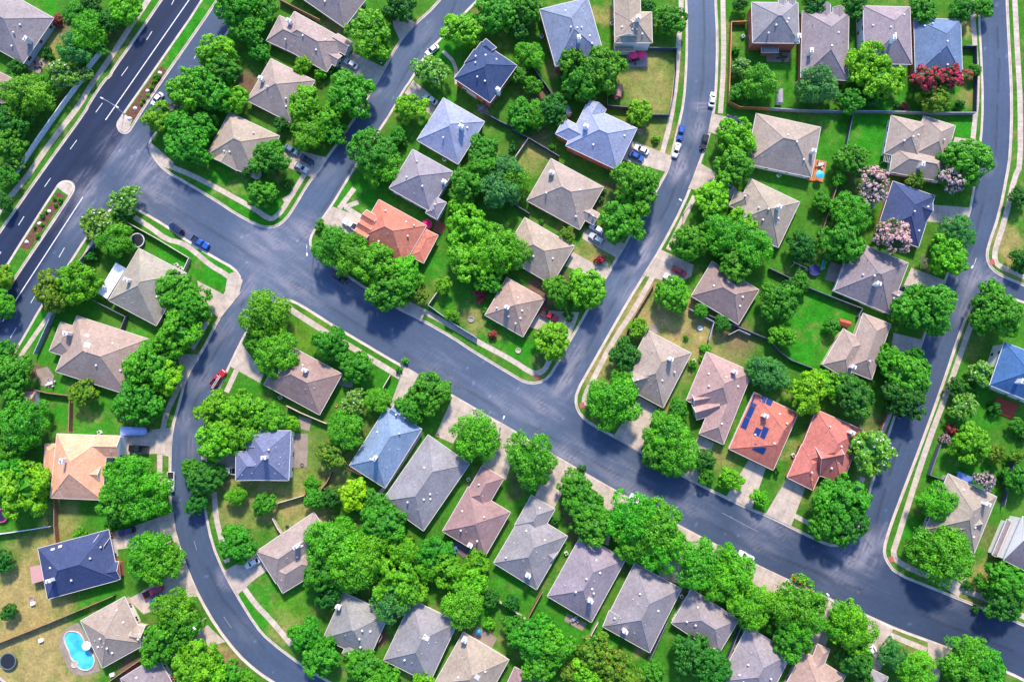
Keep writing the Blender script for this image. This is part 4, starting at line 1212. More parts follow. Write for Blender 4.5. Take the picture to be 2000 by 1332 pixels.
def tree(x, y, r, kind):
    base, fam, words_ = KIND[kind]
    shrub = r <= 14
    if shrub and fam in ('big', 'fine', 'lump'):
        fam = 'small'
    rad = r / 6.72
    fk = .62 if not shrub else .8
    zc = (.16 + .5 * fk) * rad + (1.6 if not shrub else 0.05) + .02 * rad
    zc = min(zc, 1.2 + .52 * rad) if not shrub else .42 * rad + .15
    if kind in 'rpv' and not shrub:
        zc += 2.4                      # multi-stemmed crape myrtles, taller than they are wide
    q = P(x, y, zc)
    rad *= (H - zc) / H
    name = 'straw_clump' if kind == 'c' else (('shrub' if shrub else 'tree') if kind not in 'wpvr' else ('flowering_shrub' if shrub else 'flowering_tree'))
    root = empty(name, (q[0], q[1], GZ), _rt.uniform(0, 6.28))
    me = _rt.choice(CROWNS[fam])
    k = _rt.uniform(.93, 1.07)
    cr = link('crown', me, root, (0, 0, zc - GZ), (_rt.uniform(-.12, .12), _rt.uniform(-.12, .12), 0), (rad * k * 1.03, rad / k * 1.03, rad * fk * _rt.uniform(.92, 1.12) / .75))
    b = [c * _rt.uniform(.88, 1.12) for c in base]
    if kind in 'gbfd':
        h = _rt.uniform(-.28, .14)
        b = [b[0] * (1 + h * 1.5), b[1] * (1 + h * .3), b[2]]
    cr.color = (*b, 1)
    link('trunk', _rt.choice(TRUNKS), root, (0, 0, -.02), (0, 0, _rt.uniform(0, 6)), (rad * .62, rad * .62, zc - GZ))
    TREE_OBS.append((root, x, y, r, kind, shrub, words_))
for q in TREES.replace('\n', ' ').split(';'):
    t = q.split()
    if float(t[2]) > 0:
        tree(float(t[0]), float(t[1]), float(t[2]), t[3])
print('trees', len(TREE_OBS))
# ------------------------------------------------------------------ vehicles
def plan(L, Wd, r, n=4, nose=.0):
    """Rounded rectangle, counter-clockwise, long side along x."""
    pts = []
    for cx, cy, a0 in ((L / 2 - r, Wd / 2 - r, 0), (-L / 2 + r, Wd / 2 - r, 90), (-L / 2 + r, -Wd / 2 + r, 180), (L / 2 - r, -Wd / 2 + r, 270)):
        for k in range(n + 1):
            a = math.radians(a0 + 90 * k / n)
            pts.append((cx + r * math.cos(a), cy + r * math.sin(a)))
    return pts
def loft(mb, rings, mi=0, cap=True, smooth=False):
    n = len(rings[0])
    vs = [p for r in rings for p in r]
    fs = [(i * n + k, i * n + (k + 1) % n, (i + 1) * n + (k + 1) % n, (i + 1) * n + k) for i in range(len(rings) - 1) for k in range(n)]
    mb.idx(vs, fs, mi, smooth)
    if cap:
        mb.idx(vs, [tuple(range((len(rings) - 1) * n, len(rings) * n)), tuple(range(n - 1, -1, -1))], mi)
def ring(L, Wd, r, z, x=0.0, nose=0.0):
    return [(px + x, py * (1 - nose * max(0, px / L)), z) for px, py in plan(L, Wd, r)]

def car_meshes(kind):
    P_ = {}
    b = MB()
    if kind == 'pickup':
        L, Wd = 5.6, 1.98
        loft(b, [ring(L, Wd - .1, .3, .32), ring(L, Wd, .35, .55, nose=.08), ring(L, Wd, .35, .80, nose=.08)], cap=True)
        loft(b, [ring(1.75, Wd - .02, .3, .80, 1.88, .1), ring(1.70, Wd - .14, .35, 1.06, 1.86, .14), ring(1.5, Wd - .34, .35, 1.12, 1.84, .14)])
        for s in (-1, 1):                                   # bed walls, tailgate and bed floor
            b.box(-1.75, s * (Wd / 2 - .07), .80, 1.10, 2.05, .12)
        b.box(-2.74, 0, .80, 1.10, .1, Wd - .1)
        b.box(-.72, 0, .80, 1.12, .1, Wd - .08)
        bed = MB(); bed.box(-1.73, 0, .802, .83, 1.9, Wd - .26)
        for k in range(7):
            bed.box(-1.73, -.75 + k * .25, .83, .845, 1.85, .06)
        P_['cargo_bed'] = (bed.mesh('cargo_bed', [M['black']]), None)
        cab = [ring(1.85, Wd - .10, .2, .80, .22), ring(1.80, Wd - .14, .2, 1.10, .20), ring(1.22, Wd - .42, .25, 1.66, .10), ring(1.05, Wd - .58, .25, 1.71, .10)]
        x_w0, x_w1 = (1.12, .73), (-.72, -.51)
        zlo, zhi, wlo, whi = 1.12, 1.62, (Wd - .16) / 2, (Wd - .44) / 2
    else:
        suv = kind == 'suv'
        L, Wd = (4.75, 1.92) if suv else (4.65, 1.84)
        h0, hb, ht = (.30, .98, 1.68) if suv else (.24, .86, 1.42)
        loft(b, [ring(L, Wd - .16, .35, h0), ring(L, Wd, .48, h0 + .25, nose=.08), ring(L - .06, Wd - .02, .48, hb - .16, nose=.1), ring(L - .30, Wd - .16, .5, hb, -.02, .14)])
        cl, cx = (3.05, -.72) if suv else (2.75, -.30)
        tl, tx = (2.15, -.88) if suv else (1.45, -.42)
        cab = [ring(cl, Wd - .22, .3, hb - .02, cx), ring(tl + .1, Wd - .50, .3, ht - .06, tx), ring(tl - .15, Wd - .64, .3, ht, tx)]
        x_w0 = (cx + cl / 2, tx + tl / 2 + .05); x_w1 = (cx - cl / 2, tx - tl / 2 - .05)
        zlo, zhi, wlo, whi = hb, ht - .06, (Wd - .24) / 2, (Wd - .52) / 2
    loft(b, cab)
    for s in (-1, 1):
        b.box(x_w0[0] - .15, s * (Wd / 2 + .05), zlo - .02, zlo + .12, .16, .2)     # mirrors
    P_['body'] = (b.mesh('body', [M['car']]), 'c')
    def pane(x0, x1, d):
        g = MB()
        k = .82
        f = [(x0 + d * .02, -wlo * k, zlo + .03), (x0 + d * .02, wlo * k, zlo + .03), (x1 + d * .03, whi * k, zhi), (x1 + d * .03, -whi * k, zhi)]
        g.face(f if d > 0 else f[::-1]); g.face([(x - d * .03, y, z) for x, y, z in (f[::-1] if d > 0 else f)])
        return g
    P_['windscreen'] = (pane(x_w0[0], x_w0[1], 1).mesh('windscreen', [M['glass']]), None)
    P_['rear_window'] = (pane(x_w1[0], x_w1[1], -1).mesh('rear_window', [M['glass']]), None)
    for s in (-1, 1):
        g = MB()
        xa, xb = x_w0[0] - .35, x_w1[0] + .35
        ta, tb = x_w0[1] - .18, x_w1[1] + .18
        f = [(xa, s * (wlo + .015), zlo + .05), (xb, s * (wlo + .015), zlo + .05), (tb, s * (whi + .02), zhi - .02), (ta, s * (whi + .02), zhi - .02)]
        g.face(f if s < 0 else f[::-1])
        P_['side_window' + ('' if s > 0 else ' ')] = (g.mesh('side_window', [M['glass']]), None)
    hl = MB(); hl.box(0, 0, -.08, .08, .16, .36)
    P_['_hl'] = [(L / 2 - .12, s * (Wd / 2 - .34), .70 if kind != 'sedan' else .62) for s in (-1, 1)]
    P_['_tl'] = [(-L / 2 + .05, s * (Wd / 2 - .24), .85 if kind != 'sedan' else .74) for s in (-1, 1)]
    P_['_wheels'] = [(sx * L * .295, s * (Wd / 2 - .10)) for sx in (-1, 1) for s in (-1, 1)]
    return P_
_hm = MB(); _hm.box(0, 0, -.07, .07, .22, .34); HEADL = _hm.mesh('headlight', [M['lampwhite']])
_hm = MB(); _hm.box(0, 0, -.09, .09, .10, .26); TAILL = _hm.mesh('tail_light', [M['redlens']])
_wmb = MB()
_wmb.lathe([(.0, -.11), (.30, -.11), (.34, -.08), (.34, .08), (.30, .11), (.20, .11)], 14, cap=True)
WHEEL = _wmb.mesh('wheel', [M['tyre']])
_wmb = MB(); _wmb.lathe([(.20, .112), (.19, .125), (.05, .118)], 10)
RIM = _wmb.mesh('rim', [M['steel']])
CARM = {k: car_meshes(k) for k in ('sedan', 'suv', 'pickup')}
CC = dict(white=(.82, .82, .84), silver=(.50, .52, .55), navy=(.012, .018, .07), black=(.012, .013, .018), blue=(.015, .09, .42), red=(.42, .010, .02), maroon=(.36, .010, .05), steel=(.10, .17, .26), teal=(.04, .16, .20))
CAR_OBS = []
def car(kind, colour, x0, y0, x1, y1, label, z=GZ + .034, group='parked cars'):
    """Vehicle whose nose is at the first point and whose tail is at the second."""
    a, b = P(x0, y0, .8), P(x1, y1, .8)
    c = ((a[0] + b[0]) / 2, (a[1] + b[1]) / 2)
    rz = math.atan2(a[1] - b[1], a[0] - b[0])
    name = {'sedan': 'parked_car', 'suv': 'parked_suv', 'pickup': 'pickup_truck'}[kind]
    root = tag(empty(name, (c[0], c[1], z), rz), label, {'sedan': 'car', 'suv': 'car', 'pickup': 'truck'}[kind], group)
    for k, v in CARM[kind].items():
        if k[0] == '_':
            continue
        o = link(k.strip(), v[0], root)
        if v[1]:
            o.color = (*CC[colour], 1)
    for p in CARM[kind]['_hl']:
        link('headlight', HEADL, root, p)
    for p in CARM[kind]['_tl']:
        link('tail_light', TAILL, root, p)
    for x, y in CARM[kind]['_wheels']:
        w = link('wheel', WHEEL, root, (x, y, .34), (math.pi / 2 * (-1 if y > 0 else 1), 0, 0))
        link('rim', RIM, w)
    CAR_OBS.append((root, (x0 + x1) / 2, (y0 + y1) / 2, label))
    return root
RZ = .004
CARS = [
 ('sedan','white',296,206,317,181,'white sedan driving beside the planted avenue median',RZ),
 ('sedan','silver',671,116,700,134,'silver sedan on the driveway of the double gabled tan house',None),
 ('suv','black',777,38,746,17,'black SUV at the top edge beside the cut off purple grey roof',None),
 ('sedan','white',832,107,856,88,'white car mostly hidden by the round white flowering tree',RZ),
 ('sedan','silver',826,186,856,204,'silver green sedan on the driveway beside the pale blue bent roof',None),
 ('sedan','navy',614,322,585,303,'dark navy sedan between two other cars on one driveway',None),
 ('sedan','silver',602,336,574,318,'silver sedan parked beside the dark navy sedan under a tree',None),
 ('sedan','steel',582,300,556,285,'grey blue car half under the tree above the navy sedan',None),
 ('suv','navy',328,436,360,458,'navy SUV parked behind the blue pickup near the round trampoline',RZ),
 ('pickup','blue',412,486,370,461,'bright blue pickup at the kerb in front of the navy SUV',RZ),
 ('pickup','red',440,722,412,756,'bright red pickup with a white ladder on its rack on the curving street',RZ),
 ('pickup','black',248,875,294,878,'black pickup on the peach house driveway below the covered boat',None),
 ('pickup','white',333,963,334,919,'white pickup parked on the curving street below the peach house',RZ),
 ('pickup','white',432,918,464,920,'white pickup with dark bed beside the dark blue grey roof',None),
 ('suv','navy',228,1044,267,1031,'dark blue SUV on the driveway of the navy roofed brick gable house',None),
 ('sedan','teal',252,1058,284,1047,'dark teal car half hidden by the tree beside the dark blue SUV',None),
 ('pickup','maroon',323,1144,276,1166,'maroon pickup with black bed cover on the driveway above the pool house',None),
 ('sedan','teal',324,1162,290,1178,'teal car under the tree beside the maroon pickup',None),
 ('sedan','white',478,1107,509,1090,'white sedan on the driveway of the L-shaped beige house',None),
 ('pickup','white',669,429,703,450,'white pickup with black bed beside the brick red roof dormers',None),
 ('suv','black',676,551,651,534,'black car on the main street under the trees by the red roof',RZ),
 ('sedan','white',1237,285,1269,300,'white sedan on the driveway of the pale blue brick house',None),
 ('sedan','blue',1258,313,1228,298,'blue sedan beside the white sedan, nosing under a tree',None),
 ('sedan','blue',1326,274,1334,242,'bright blue sedan parked on the straight street before the white sedan',RZ),
 ('sedan','white',1316,309,1327,277,'white sedan parked directly behind the bright blue sedan on the street',RZ),
 ('suv','black',1372,293,1380,262,'black SUV on the street opposite the bright blue sedan',RZ),
 ('sedan','white',1394,180,1389,209,'white sedan alone at the kerb beside the orange wooden fence',RZ),
 ('sedan','navy',1421,229,1446,240,'dark blue car showing above the tree on the corner driveway',None),
 ('suv','silver',1148,455,1181,477,'silver SUV with open roof bars on the pale tan house driveway',None),
 ('suv','white',1150,437,1182,458,'white car half under the round tree beside the silver SUV',None),
 ('sedan','red',1343,539,1311,521,'bright red sedan on the mauve house driveway',None),
 ('sedan','white',1297,537,1324,553,'white car half under the tree beside the bright red sedan',None),
 ('pickup','red',1090,625,1055,607,'crimson pickup on the driveway of the pink hip roof house',None),
 ('suv','black',1160,1065,1173,1046,'black car parked in the front notch of the wide grey house',None),
 ('pickup','white',1232,969,1262,988,'white truck almost hidden under the row of trees by the main street',RZ),
 ('sedan','white',1444,1079,1472,1094,'white sedan at the kerb above the tree row near the short grey house',RZ),
 ('sedan','red',1545,1125,1578,1141,'red car mostly hidden by a tree on the lower main street',RZ),
 ('sedan','white',1690,1276,1704,1268,'white car peeping out beside a tree near the bottom edge',None),
 ('sedan','navy',1782,564,1764,566,'dark blue car end beside the mauve grey hip house driveway',None),
 ('sedan','black',1757,808,1765,795,'dark car under the tree on the right hand street',RZ),
 ('suv','blue',1401,352,1429,364,'blue car mostly hidden under the tree above the plain tan hip house',None),
]
for c in CARS:
    k = [c[2], c[3], c[4], c[5]]
    car(c[0], c[1], *k, c[6], GZ + .034 if c[7] is None else c[7])
# ladder on the red pickup: carried, so a thing of its own
a, b = P(430, 733, 1.9), P(413, 759, 1.9)
mb = MB()
d = Vector((b[0] - a[0], b[1] - a[1], 0)); Ld = d.length; d.normalize(); n = Vector((-d.y, d.x, 0))
A = Vector((a[0], a[1], 0))
for s in (-.24, .24):
    mb.tube(A + n * s + Vector((0, 0, 1.84)), A + d * Ld + n * s + Vector((0, 0, 1.84)), .045, seg=5)
for k in range(12):
    p = A + d * (Ld * (k + .5) / 12) + Vector((0, 0, 1.84))
    mb.tube(p - n * .24, p + n * .24, .035, seg=5)
o = mb.build('ladder', M['plain']); o.color = (.8, .8, .82, 1)
tag(o, 'white ladder lying along the rack of the red pickup', 'ladder')

# covered boat on its trailer
a, b = P(287, 842, 1.0), P(236, 842, 1.0)
c = ((a[0] + b[0]) / 2, (a[1] + b[1]) / 2)
t = tag(empty('covered_boat', (c[0], c[1], GZ + .034), math.atan2(a[1] - b[1], a[0] - b[0])), 'boat under a pale blue tarpaulin beside the peach house', 'boat')
L = math.dist(a, b)
mb = MB()
loft(mb, [ring(L, 1.9, .7, .55, 0, .25), ring(L, 2.5, .8, 1.0, 0, .3), ring(L - .1, 2.6, .8, 1.35, 0, .3), ring(L - 1.4, 1.7, .6, 1.75, -.2, .3), ring(L - 3, .9, .3, 1.95, .2, .2)], smooth=True)
o = mb.build('tarpaulin', M['plain'], t); o.color = (.38, .48, .88, 1)
mb = MB(); mb.box(.2, 0, .35, .5, L, .9); mb.tube((L / 2 - .2, 0, .5), (L / 2 + 1.1, 0, .45), .07); mb.box(L / 2 + 1.0, 0, .35, .6, .25, .12)
mb.build('trailer_frame', M['black'], t)
for s in (-1, 1):
    link('wheel', WHEEL, t, (-.6, s * 1.05, .34), (math.pi / 2 * (-1 if s > 0 else 1), 0, 0))
# ------------------------------------------------------------------ fences
FC = dict(g=(.22, .24, .30), b=(.20, .105, .07), o=(.42, .17, .06), k=(.075, .085, .12), p=(.42, .36, .30), w=(.52, .54, .62))
def fence(pts, col, label, h=1.8):
    w = resample(wpts(pnum(pts), .5), 2.4)
    n = len(w)
    base = (w[0][0], w[0][1], GZ)
    root = tag(empty('fence', base), label, 'fence', 'backyard fences')
    mb = MB(); cap = MB()
    # board panel as one continuous ribbon whose boards vary a little in height
    fine = resample(w, .6)
    m = len(fine); vs = []
    rr = random.Random(pts)
    for i in range(m):
        a, b = fine[max(0, i - 1)], fine[min(m - 1, i + 1)]
        dx, dy = b[0] - a[0], b[1] - a[1]; l = math.hypot(dx, dy) or 1
        nx, ny = -dy / l * .04, dx / l * .04
        x, y = fine[i][0] - base[0], fine[i][1] - base[1]
        z = h + rr.uniform(-.05, .05)
        vs += [(x - nx, y - ny, -.05), (x - nx, y - ny, z), (x + nx, y + ny, z), (x + nx, y + ny, -.05)]
    fs = [(4 * i + k, 4 * i + 4 + k, 4 * i + 5 + k, 4 * i + 1 + k) for i in range(m - 1) for k in range(3)] + [(0, 1, 2, 3), tuple(4 * (m - 1) + k for k in (3, 2, 1, 0))]
    mb.idx(vs, fs)
    o = mb.build('board_panel', M['fence'], root)
    c = FC[col]; k = rr.uniform(.85, 1.15)
    o.color = (c[0] * k, c[1] * k, c[2] * k, 1)
    vs = []
    for i in range(m):
        a, b = fine[max(0, i - 1)], fine[min(m - 1, i + 1)]
        dx, dy = b[0] - a[0], b[1] - a[1]; l = math.hypot(dx, dy) or 1
        nx, ny = -dy / l * .09, dx / l * .09
        x, y = fine[i][0] - base[0], fine[i][1] - base[1]
        vs += [(x - nx, y - ny, h + .03), (x - nx, y - ny, h + .08), (x + nx, y + ny, h + .08), (x + nx, y + ny, h + .03)]
    cap.idx(vs, fs + [(4 * i + 3, 4 * i + 7, 4 * i + 4, 4 * i) for i in range(m - 1)])
    q = cap.build('cap_rail', M['fence'], root); q.color = (min(1, c[0] * 1.5 + .05), min(1, c[1] * 1.5 + .05), min(1, c[2] * 1.5 + .05), 1)
for f in [
 ('205 97 178 130 160 160 130 200 100 242 70 285 47 320 20 358','w','pale grey blue wall fence along the west pavement of the avenue'),
 ('190 475 152 522 108 612 72 692','g','grey fence between the avenue pavement and the metal patio roof yard'),
 ('252 436 310 468 373 506 362 530','p','pale topped fence round the yard with the dark ring trampoline'),
 ('187 588 250 620 240 645','k','dark fence between the metal patio roof house and the skylight house'),
 ('57 758 100 768 142 773 140 843','b','brown fence behind the small pinkish shed'),
 ('112 975 112 1026 115 1060','b','red brown fence running between the peach house and the navy roofed house'),
 ('-10 1043 50 1035 105 1026','w','pale fence from the frame edge to the red brown fence'),
 ('-10 1258 100 1214 226 1161','b','long brown fence between the dry yard and the pool yard'),
 ('200 1340 245 1308 292 1276','b','short brown fence beside the pool house at the bottom'),
 ('1264 98 1320 99 1319 140 1314 190 1306 228 1252 228 1230 214 1185 210 1185 190','k','dark fence round the dry yard with the red barn shed'),
 ('1457 47 1426 48 1424 120 1421 202 1442 213 1500 215','o','orange wooden fence along the pavement beside the brick terrace house'),
 ('1500 215 1560 219 1640 221 1715 221 1830 224 1901 224','g','long grey fence behind the four houses by the right top'),
 ('1901 224 1903 160 1902 95 1878 94','k','dark fence round the crimson flowering trees yard'),
 ('1662 227 1653 270 1645 308','k','dark fence between the shaded lawn and the bright lawn'),
 ('1636 350 1620 400 1605 446','b','brown fence between the orange deck yard and the navy hip house'),
 ('1500 526 1540 545 1582 566 1630 585 1680 604 1672 620','k','dark fence along the top of the bright green lawn'),
 ('1500 664 1520 688 1542 704 1600 726','k','dark fence below the bright green lawn'),
 ('1277 553 1255 590 1232 628 1205 690','b','brown fence along the pavement of the golden dry yard'),
 ('1345 605 1392 630 1382 665','g','thin grey fence crossing the golden dry yard'),
 ('1382 617 1440 640 1500 664','k','dark fence below the mauve roofed house'),
 ('837 597 885 632 932 661','g','grey fence along the main street beside the fire ring yard'),
 ('837 597 856 570','p','short pale fence beside the rusty bush'),
 ('1000 257 1032 273 1092 309','k','dark fence above the beige roofed houses'),
 ('1032 273 1018 293 1005 312','p','pale fence going down from the dark fence corner'),
 ('1000 399 1034 420','k','dark fence between the pale tan and the beige house'),
 ('764 733 750 757','p','short pale fence by the flower bed near the main street'),
 ('562 792 590 806 640 827','p','curved pale fence below the mauve house with lean-to'),
 ('650 922 640 942 627 958','b','brown fence beside the rusty tree behind the pergola'),
 ('542 982 570 974 597 966','p','short pale fence across the dry strip'),
 ('535 1010 545 1030 552 1040','p','short pale fence beside the L-shaped beige roof'),
 ('942 1153 970 1170 1000 1187 1027 1207','p','pale fence between the two back to back rows, behind the notched house'),
 ('1060 1151 1045 1178 1030 1206','b','brown fence with a leaning board between the notched and wide grey houses'),
 ('1110 1254 1135 1271','p','short pale fence behind the wide grey house'),
 ('1167 1212 1157 1230 1147 1250','p','pale fence beside the cluttered patio'),
 ('1301 1212 1282 1254 1262 1297','k','dark fence beside the grey house with cross gable'),
 ('1445 1219 1422 1275 1398 1335','k','dark fence in the gap beside the short grey house'),
 ('1832 867 1820 900 1811 927 1847 939','k','dark fence round the lawn by the corner tan house'),
 ('1975 900 1965 945 1955 988','k','dark fence at the frame edge beside the lilac shrub'),
 ('547 4 575 18 627 44','b','brown fence above the double gabled house'),
 ('1736 786 1728 812 1717 838','b','brown fence beside the bare earth yard by the right street'),
 ('947 225 975 240 1000 252','k','dark fence below the navy brick house'),
 ('1032 118 1050 150 1066 170 1085 198','k','dark fence under the fluffy tree beside the big blue roof'),
 ('1560 870 1548 905 1536 930','b','red brown fence edge beside the plain brick red house'),
 ('735 1195 748 1240 742 1250','b','brown fence in the gap beside the grey house over the curve'),
 ('1420 655 1440 645 1462 655','g','grey fence behind the twin dormers house'),
]:
    fence(*f)

# ------------------------------------------------------------------ street lamps
def lamp(bx, by, arms, label, h=7.5):
    """Pole standing at the photo point; each arm points towards a photo point."""
    b = P(bx, by)
    root = tag(empty('street_lamp', (b[0], b[1], GZ)), label, 'lamp', 'street lamps')
    mb = MB(); mb.lathe([(.22, 0), (.20, .5), (.11, .6), (.07, h)], 8)
    mb.build('pole', M['steel'], root)
    for ax, ay in arms:
        a = P(ax, ay, h)
        d = Vector((a[0] - b[0], a[1] - b[1], 0))
        L = min(d.length, 3.2); d.normalize()
        e = d * L
        mb = MB(); mb.tube((0, 0, h - .3), (e.x * .5, e.y * .5, h + .1), .06); mb.tube((e.x * .5, e.y * .5, h + .1), (e.x, e.y, h + .15), .05)
        ar = mb.build('arm', M['steel'], root)
        mb = MB(); mb.box(0, 0, -.10, .08, .95, .42, math.atan2(d.y, d.x), 0, .8)
        mb.build('lamp_head', M['lampwhite'], ar, (e.x + d.x * .4, e.y + d.y * .4, h + .15))
lamp(243, 223, [(202, 194), (228, 209)], 'twin headed street lamp on the planted avenue median', 8.0)
lamp(1334, 419, [(1331, 393)], 'single street lamp beside the straight street above two trees')
lamp(977, 835, [(983, 818)], 'street lamp on the main street near the pale driveways')
lamp(1610, 1166, [(1614, 1158)], 'street lamp by the lower main street among round trees')
lamp(402, 1207, [(378, 1224)], 'street lamp over the curving street beside the pool house trees')
lamp(1874, 515, [(1899, 520)], 'street lamp reaching over the right street from under a tree')
lamp(614, 489, [(600, 495)], 'street lamp at the corner of the red roofed house garden')

# ------------------------------------------------------------------ pool, decks, patios
def slab_thing(name, pts, z, th, mat, label, cat, col=None, boards=0):
    w = wpts(pnum(pts), z)
    c = (sum(p[0] for p in w) / len(w), sum(p[1] for p in w) / len(w))
    mb = MB(); mb.prism([(x - c[0], y - c[1]) for x, y in w], -th, 0)
    o = mb.build(name, mat, None, (c[0], c[1], z))
    if col:
        o.color = (*col, 1)
    tag(o, label, cat)
    return o
DECKP = "157 1214 140 1220 125 1231 116 1244 115 1259 120 1274 126 1289 132 1304 140 1313 153 1319 170 1319 185 1313 199 1309"
WATERP = "125 1249 126 1240 132 1233 142 1232 155 1235 162 1245 166 1256 172 1269 180 1276 185 1286 184 1296 179 1305 170 1309 160 1308 152 1303 149 1296 142 1289 137 1282 135 1271 129 1261"
t = tag(empty('swimming_pool', (*P(155, 1270), GZ)), 'curved turquoise swimming pool with pale coping behind the pool house', 'pool')
def rel(pts, z, o):
    return [(x - o.location.x, y - o.location.y) for x, y in wpts(pts, z)]
mb = MB(); mb.prism(chaikin(rel(pnum(DECKP), .2, t), 1), -.08, .05); mb.build('pool_deck', M['walk'], t)
wt, ntw, bw = new_mat('pool_water', .06, .5)
cw = ramp(ntw, noise(ntw, .22, 3, .6, 'Object'), .35, .65, (.02, .33, .62), (.10, .60, .78))
ntw.links.new(cw, bw.inputs['Base Color']); bump(ntw, bw, noise(ntw, 2.5, 3), .25, .1)
wr = chaikin(rel(pnum(WATERP), .2, t), 2)
mb = MB(); mb.prism(wr, .02, .075); mb.build('water', wt, t)
mb = MB()
for i in range(len(wr)):
    mb.tube((*wr[i - 1], .08), (*wr[i], .08), .22, seg=5)
mb.build('coping', M['kerb'], t)
mb = MB(); mb.lathe([(1.0, .08), (1.0, .22), (.8, .22), (.8, .10)], 18, *rel([(146, 1297)], .2, t)[0], cap=True); o = mb.build('hot_tub', M['kerb'], t)

slab_thing('deck', "1591 311 1615 316 1607 356 1576 352 1577 345 1588 346", .45, .4, M['fence'], 'orange wooden deck with a turquoise umbrella', 'deck', (.52, .19, .07))
slab_thing('deck', "1224 104 1264 104 1264 131 1224 131", .35, .3, M['fence'], 'grey wooden deck under the two red umbrellas', 'deck', (.34, .28, .28))
slab_thing('deck', "852 428 872 440 862 458 845 450", .35, .3, M['fence'], 'red brown deck with seats behind the red roofed house', 'deck', (.28, .09, .06))
slab_thing('deck', "1946 775 1990 790 1978 818 1950 808 1938 795", .40, .35, M['fence'], 'red brown deck behind the white walled navy roof house', 'deck', (.36, .07, .04))
slab_thing('patio', "568 846 602 847 600 912 572 914", .2, .1, M['walk'], 'cream patio slab behind the white walled patio house', 'patio')
slab_thing('patio', "1622 511 1645 518 1632 552 1611 546", .2, .1, M['drive'], 'brown grey patio beside the blue trampoline', 'patio')
slab_thing('patio', "932 1221 971 1246 961 1266 920 1241", .2, .1, M['drive'], 'square concrete patio behind the bottom tan grey house', 'patio')
slab_thing('patio', "1107 1196 1146 1217 1137 1232 1102 1212", .2, .1, M['drive'], 'cluttered patio behind the wide grey house', 'patio')
slab_thing('patio', "1497 103 1545 103 1541 122 1497 121", .2, .1, M['walk'], 'terrace behind the brick terrace house', 'patio')
slab_thing('patio', "56 122 72 109 92 122 77 145 54 136", .2, .1, M['walk'], 'corner patio with a small dark table', 'patio')
slab_thing('patio', "70 722 92 716 106 734 98 758 78 752", .2, .1, M['walk'], 'pale patio with chairs beside the skylight house', 'patio')
slab_thing('patio', "583 812 609 818 604 842 588 838", .2, .1, M['walk'], 'small concrete pad above the cream patio slab', 'patio')
slab_thing('patio', "664 735 690 742 688 758 660 752", .2, .1, M['drive'], 'small patio behind the mauve house with lean-to', 'patio')
slab_thing('patio', "1258 640 1275 632 1290 640 1284 652 1266 648", .2, .1, M['walk'], 'small beige porch slab behind the street corner long house', 'patio')
slab_thing('patio', "930 205 950 205 955 220 938 222", .2, .1, M['drive'], 'small brick patio with chairs below the navy brick house', 'patio')
slab_thing('patio', "878 1065 900 1052 932 1070 905 1090", .3, .2, M['fence'], 'grey deck behind the pinkish stepped house', 'deck', (.15, .12, .14))

# ------------------------------------------------------------------ umbrellas, tables, play things
def umbrella(x, y, col, label, r=1.5, h=2.5, z=GZ):
    q = P(x, y, h)
    root = tag(empty('patio_umbrella', (q[0], q[1], z)), label, 'umbrella')
    mb = MB(); seg = 8
    rim = [(r * math.cos(k * 2 * math.pi / seg), r * math.sin(k * 2 * math.pi / seg), h - .45) for k in range(seg)]
    for k in range(seg):
        mb.face([(0, 0, h), rim[k], rim[(k + 1) % seg]])
        mb.face([rim[k], (rim[k][0] * 1.0, rim[k][1] * 1.0, h - .6), (rim[(k + 1) % seg][0], rim[(k + 1) % seg][1], h - .6), rim[(k + 1) % seg]])
    o = mb.build('canopy', M['plain'], root); o.color = (*col, 1)
    mb = MB(); mb.lathe([(.25, 0), (.25, .08), (.03, .1), (.03, h)], 8); mb.build('pole', M['steel'], root)
RED = (.85, .03, .16)
umbrella(1237, 107, RED, 'red umbrella on the deck, the one under the low porch roof', 1.35, 2.5, .35)
umbrella(1254, 107, RED, 'red umbrella on the deck, the one away from the low porch roof', 1.3, 2.5, .35)
umbrella(834, 437, (.80, .01, .12), 'pink red umbrella behind the brick red roof')
umbrella(1602, 341, (.05, .45, .62), 'turquoise umbrella on the orange deck', 1.3, 2.5, .45)
umbrella(167, 1262, (.80, .80, .84), 'white umbrella beside the swimming pool', 1.25)
umbrella(935, 1235, (.02, .25, .42), 'blue umbrella on the square concrete patio', .8, 2.0)

def table_set(x, y, label, col=(.10, .06, .05), n=4, rz=0, z=GZ):
    q = P(x, y, .8)
    root = tag(empty('garden_table', (q[0], q[1], z), rz), label, 'table')
    mb = MB(); mb.box(0, 0, .70, .76, 1.5, .95); o = mb.build('table_top', M['plain'], root); o.color = (*col, 1)
    for sx in (-.6, .6):
        for sy in (-.35, .35):
            mb = MB(); mb.box(sx, sy, 0, .70, .07, .07); o = mb.build('leg', M['plain'], root); o.color = (*col, 1)
    for k in range(n):
        a = k * 2 * math.pi / n + .2
        c = tag(empty('garden_chair', (q[0] + 1.25 * math.cos(a + rz), q[1] + 1.0 * math.sin(a + rz), z), a + rz), 'garden chair by the ' + label, 'chair', 'chairs at the ' + label)
        mb = MB(); mb.box(0, 0, .40, .46, .48, .48)
        for sx in (-.2, .2):
            for sy in (-.2, .2):
                mb.box(sx, sy, 0, .40, .05, .05)
        o = mb.build('seat', M['plain'], c); o.color = (*col, 1)
        mb = MB(); mb.box(.22, 0, .46, .95, .05, .48); o = mb.build('backrest', M['plain'], c); o.color = (*col, 1)
table_set(1238, 119, 'dark table on the grey deck by the umbrellas', (.12, .03, .03), 4, .1, .35)
table_set(73, 127, 'small dark table on the corner patio', (.03, .03, .035), 4, .6)
table_set(1602, 322, 'pale table on the orange deck', (.45, .50, .52), 4, .2, .45)
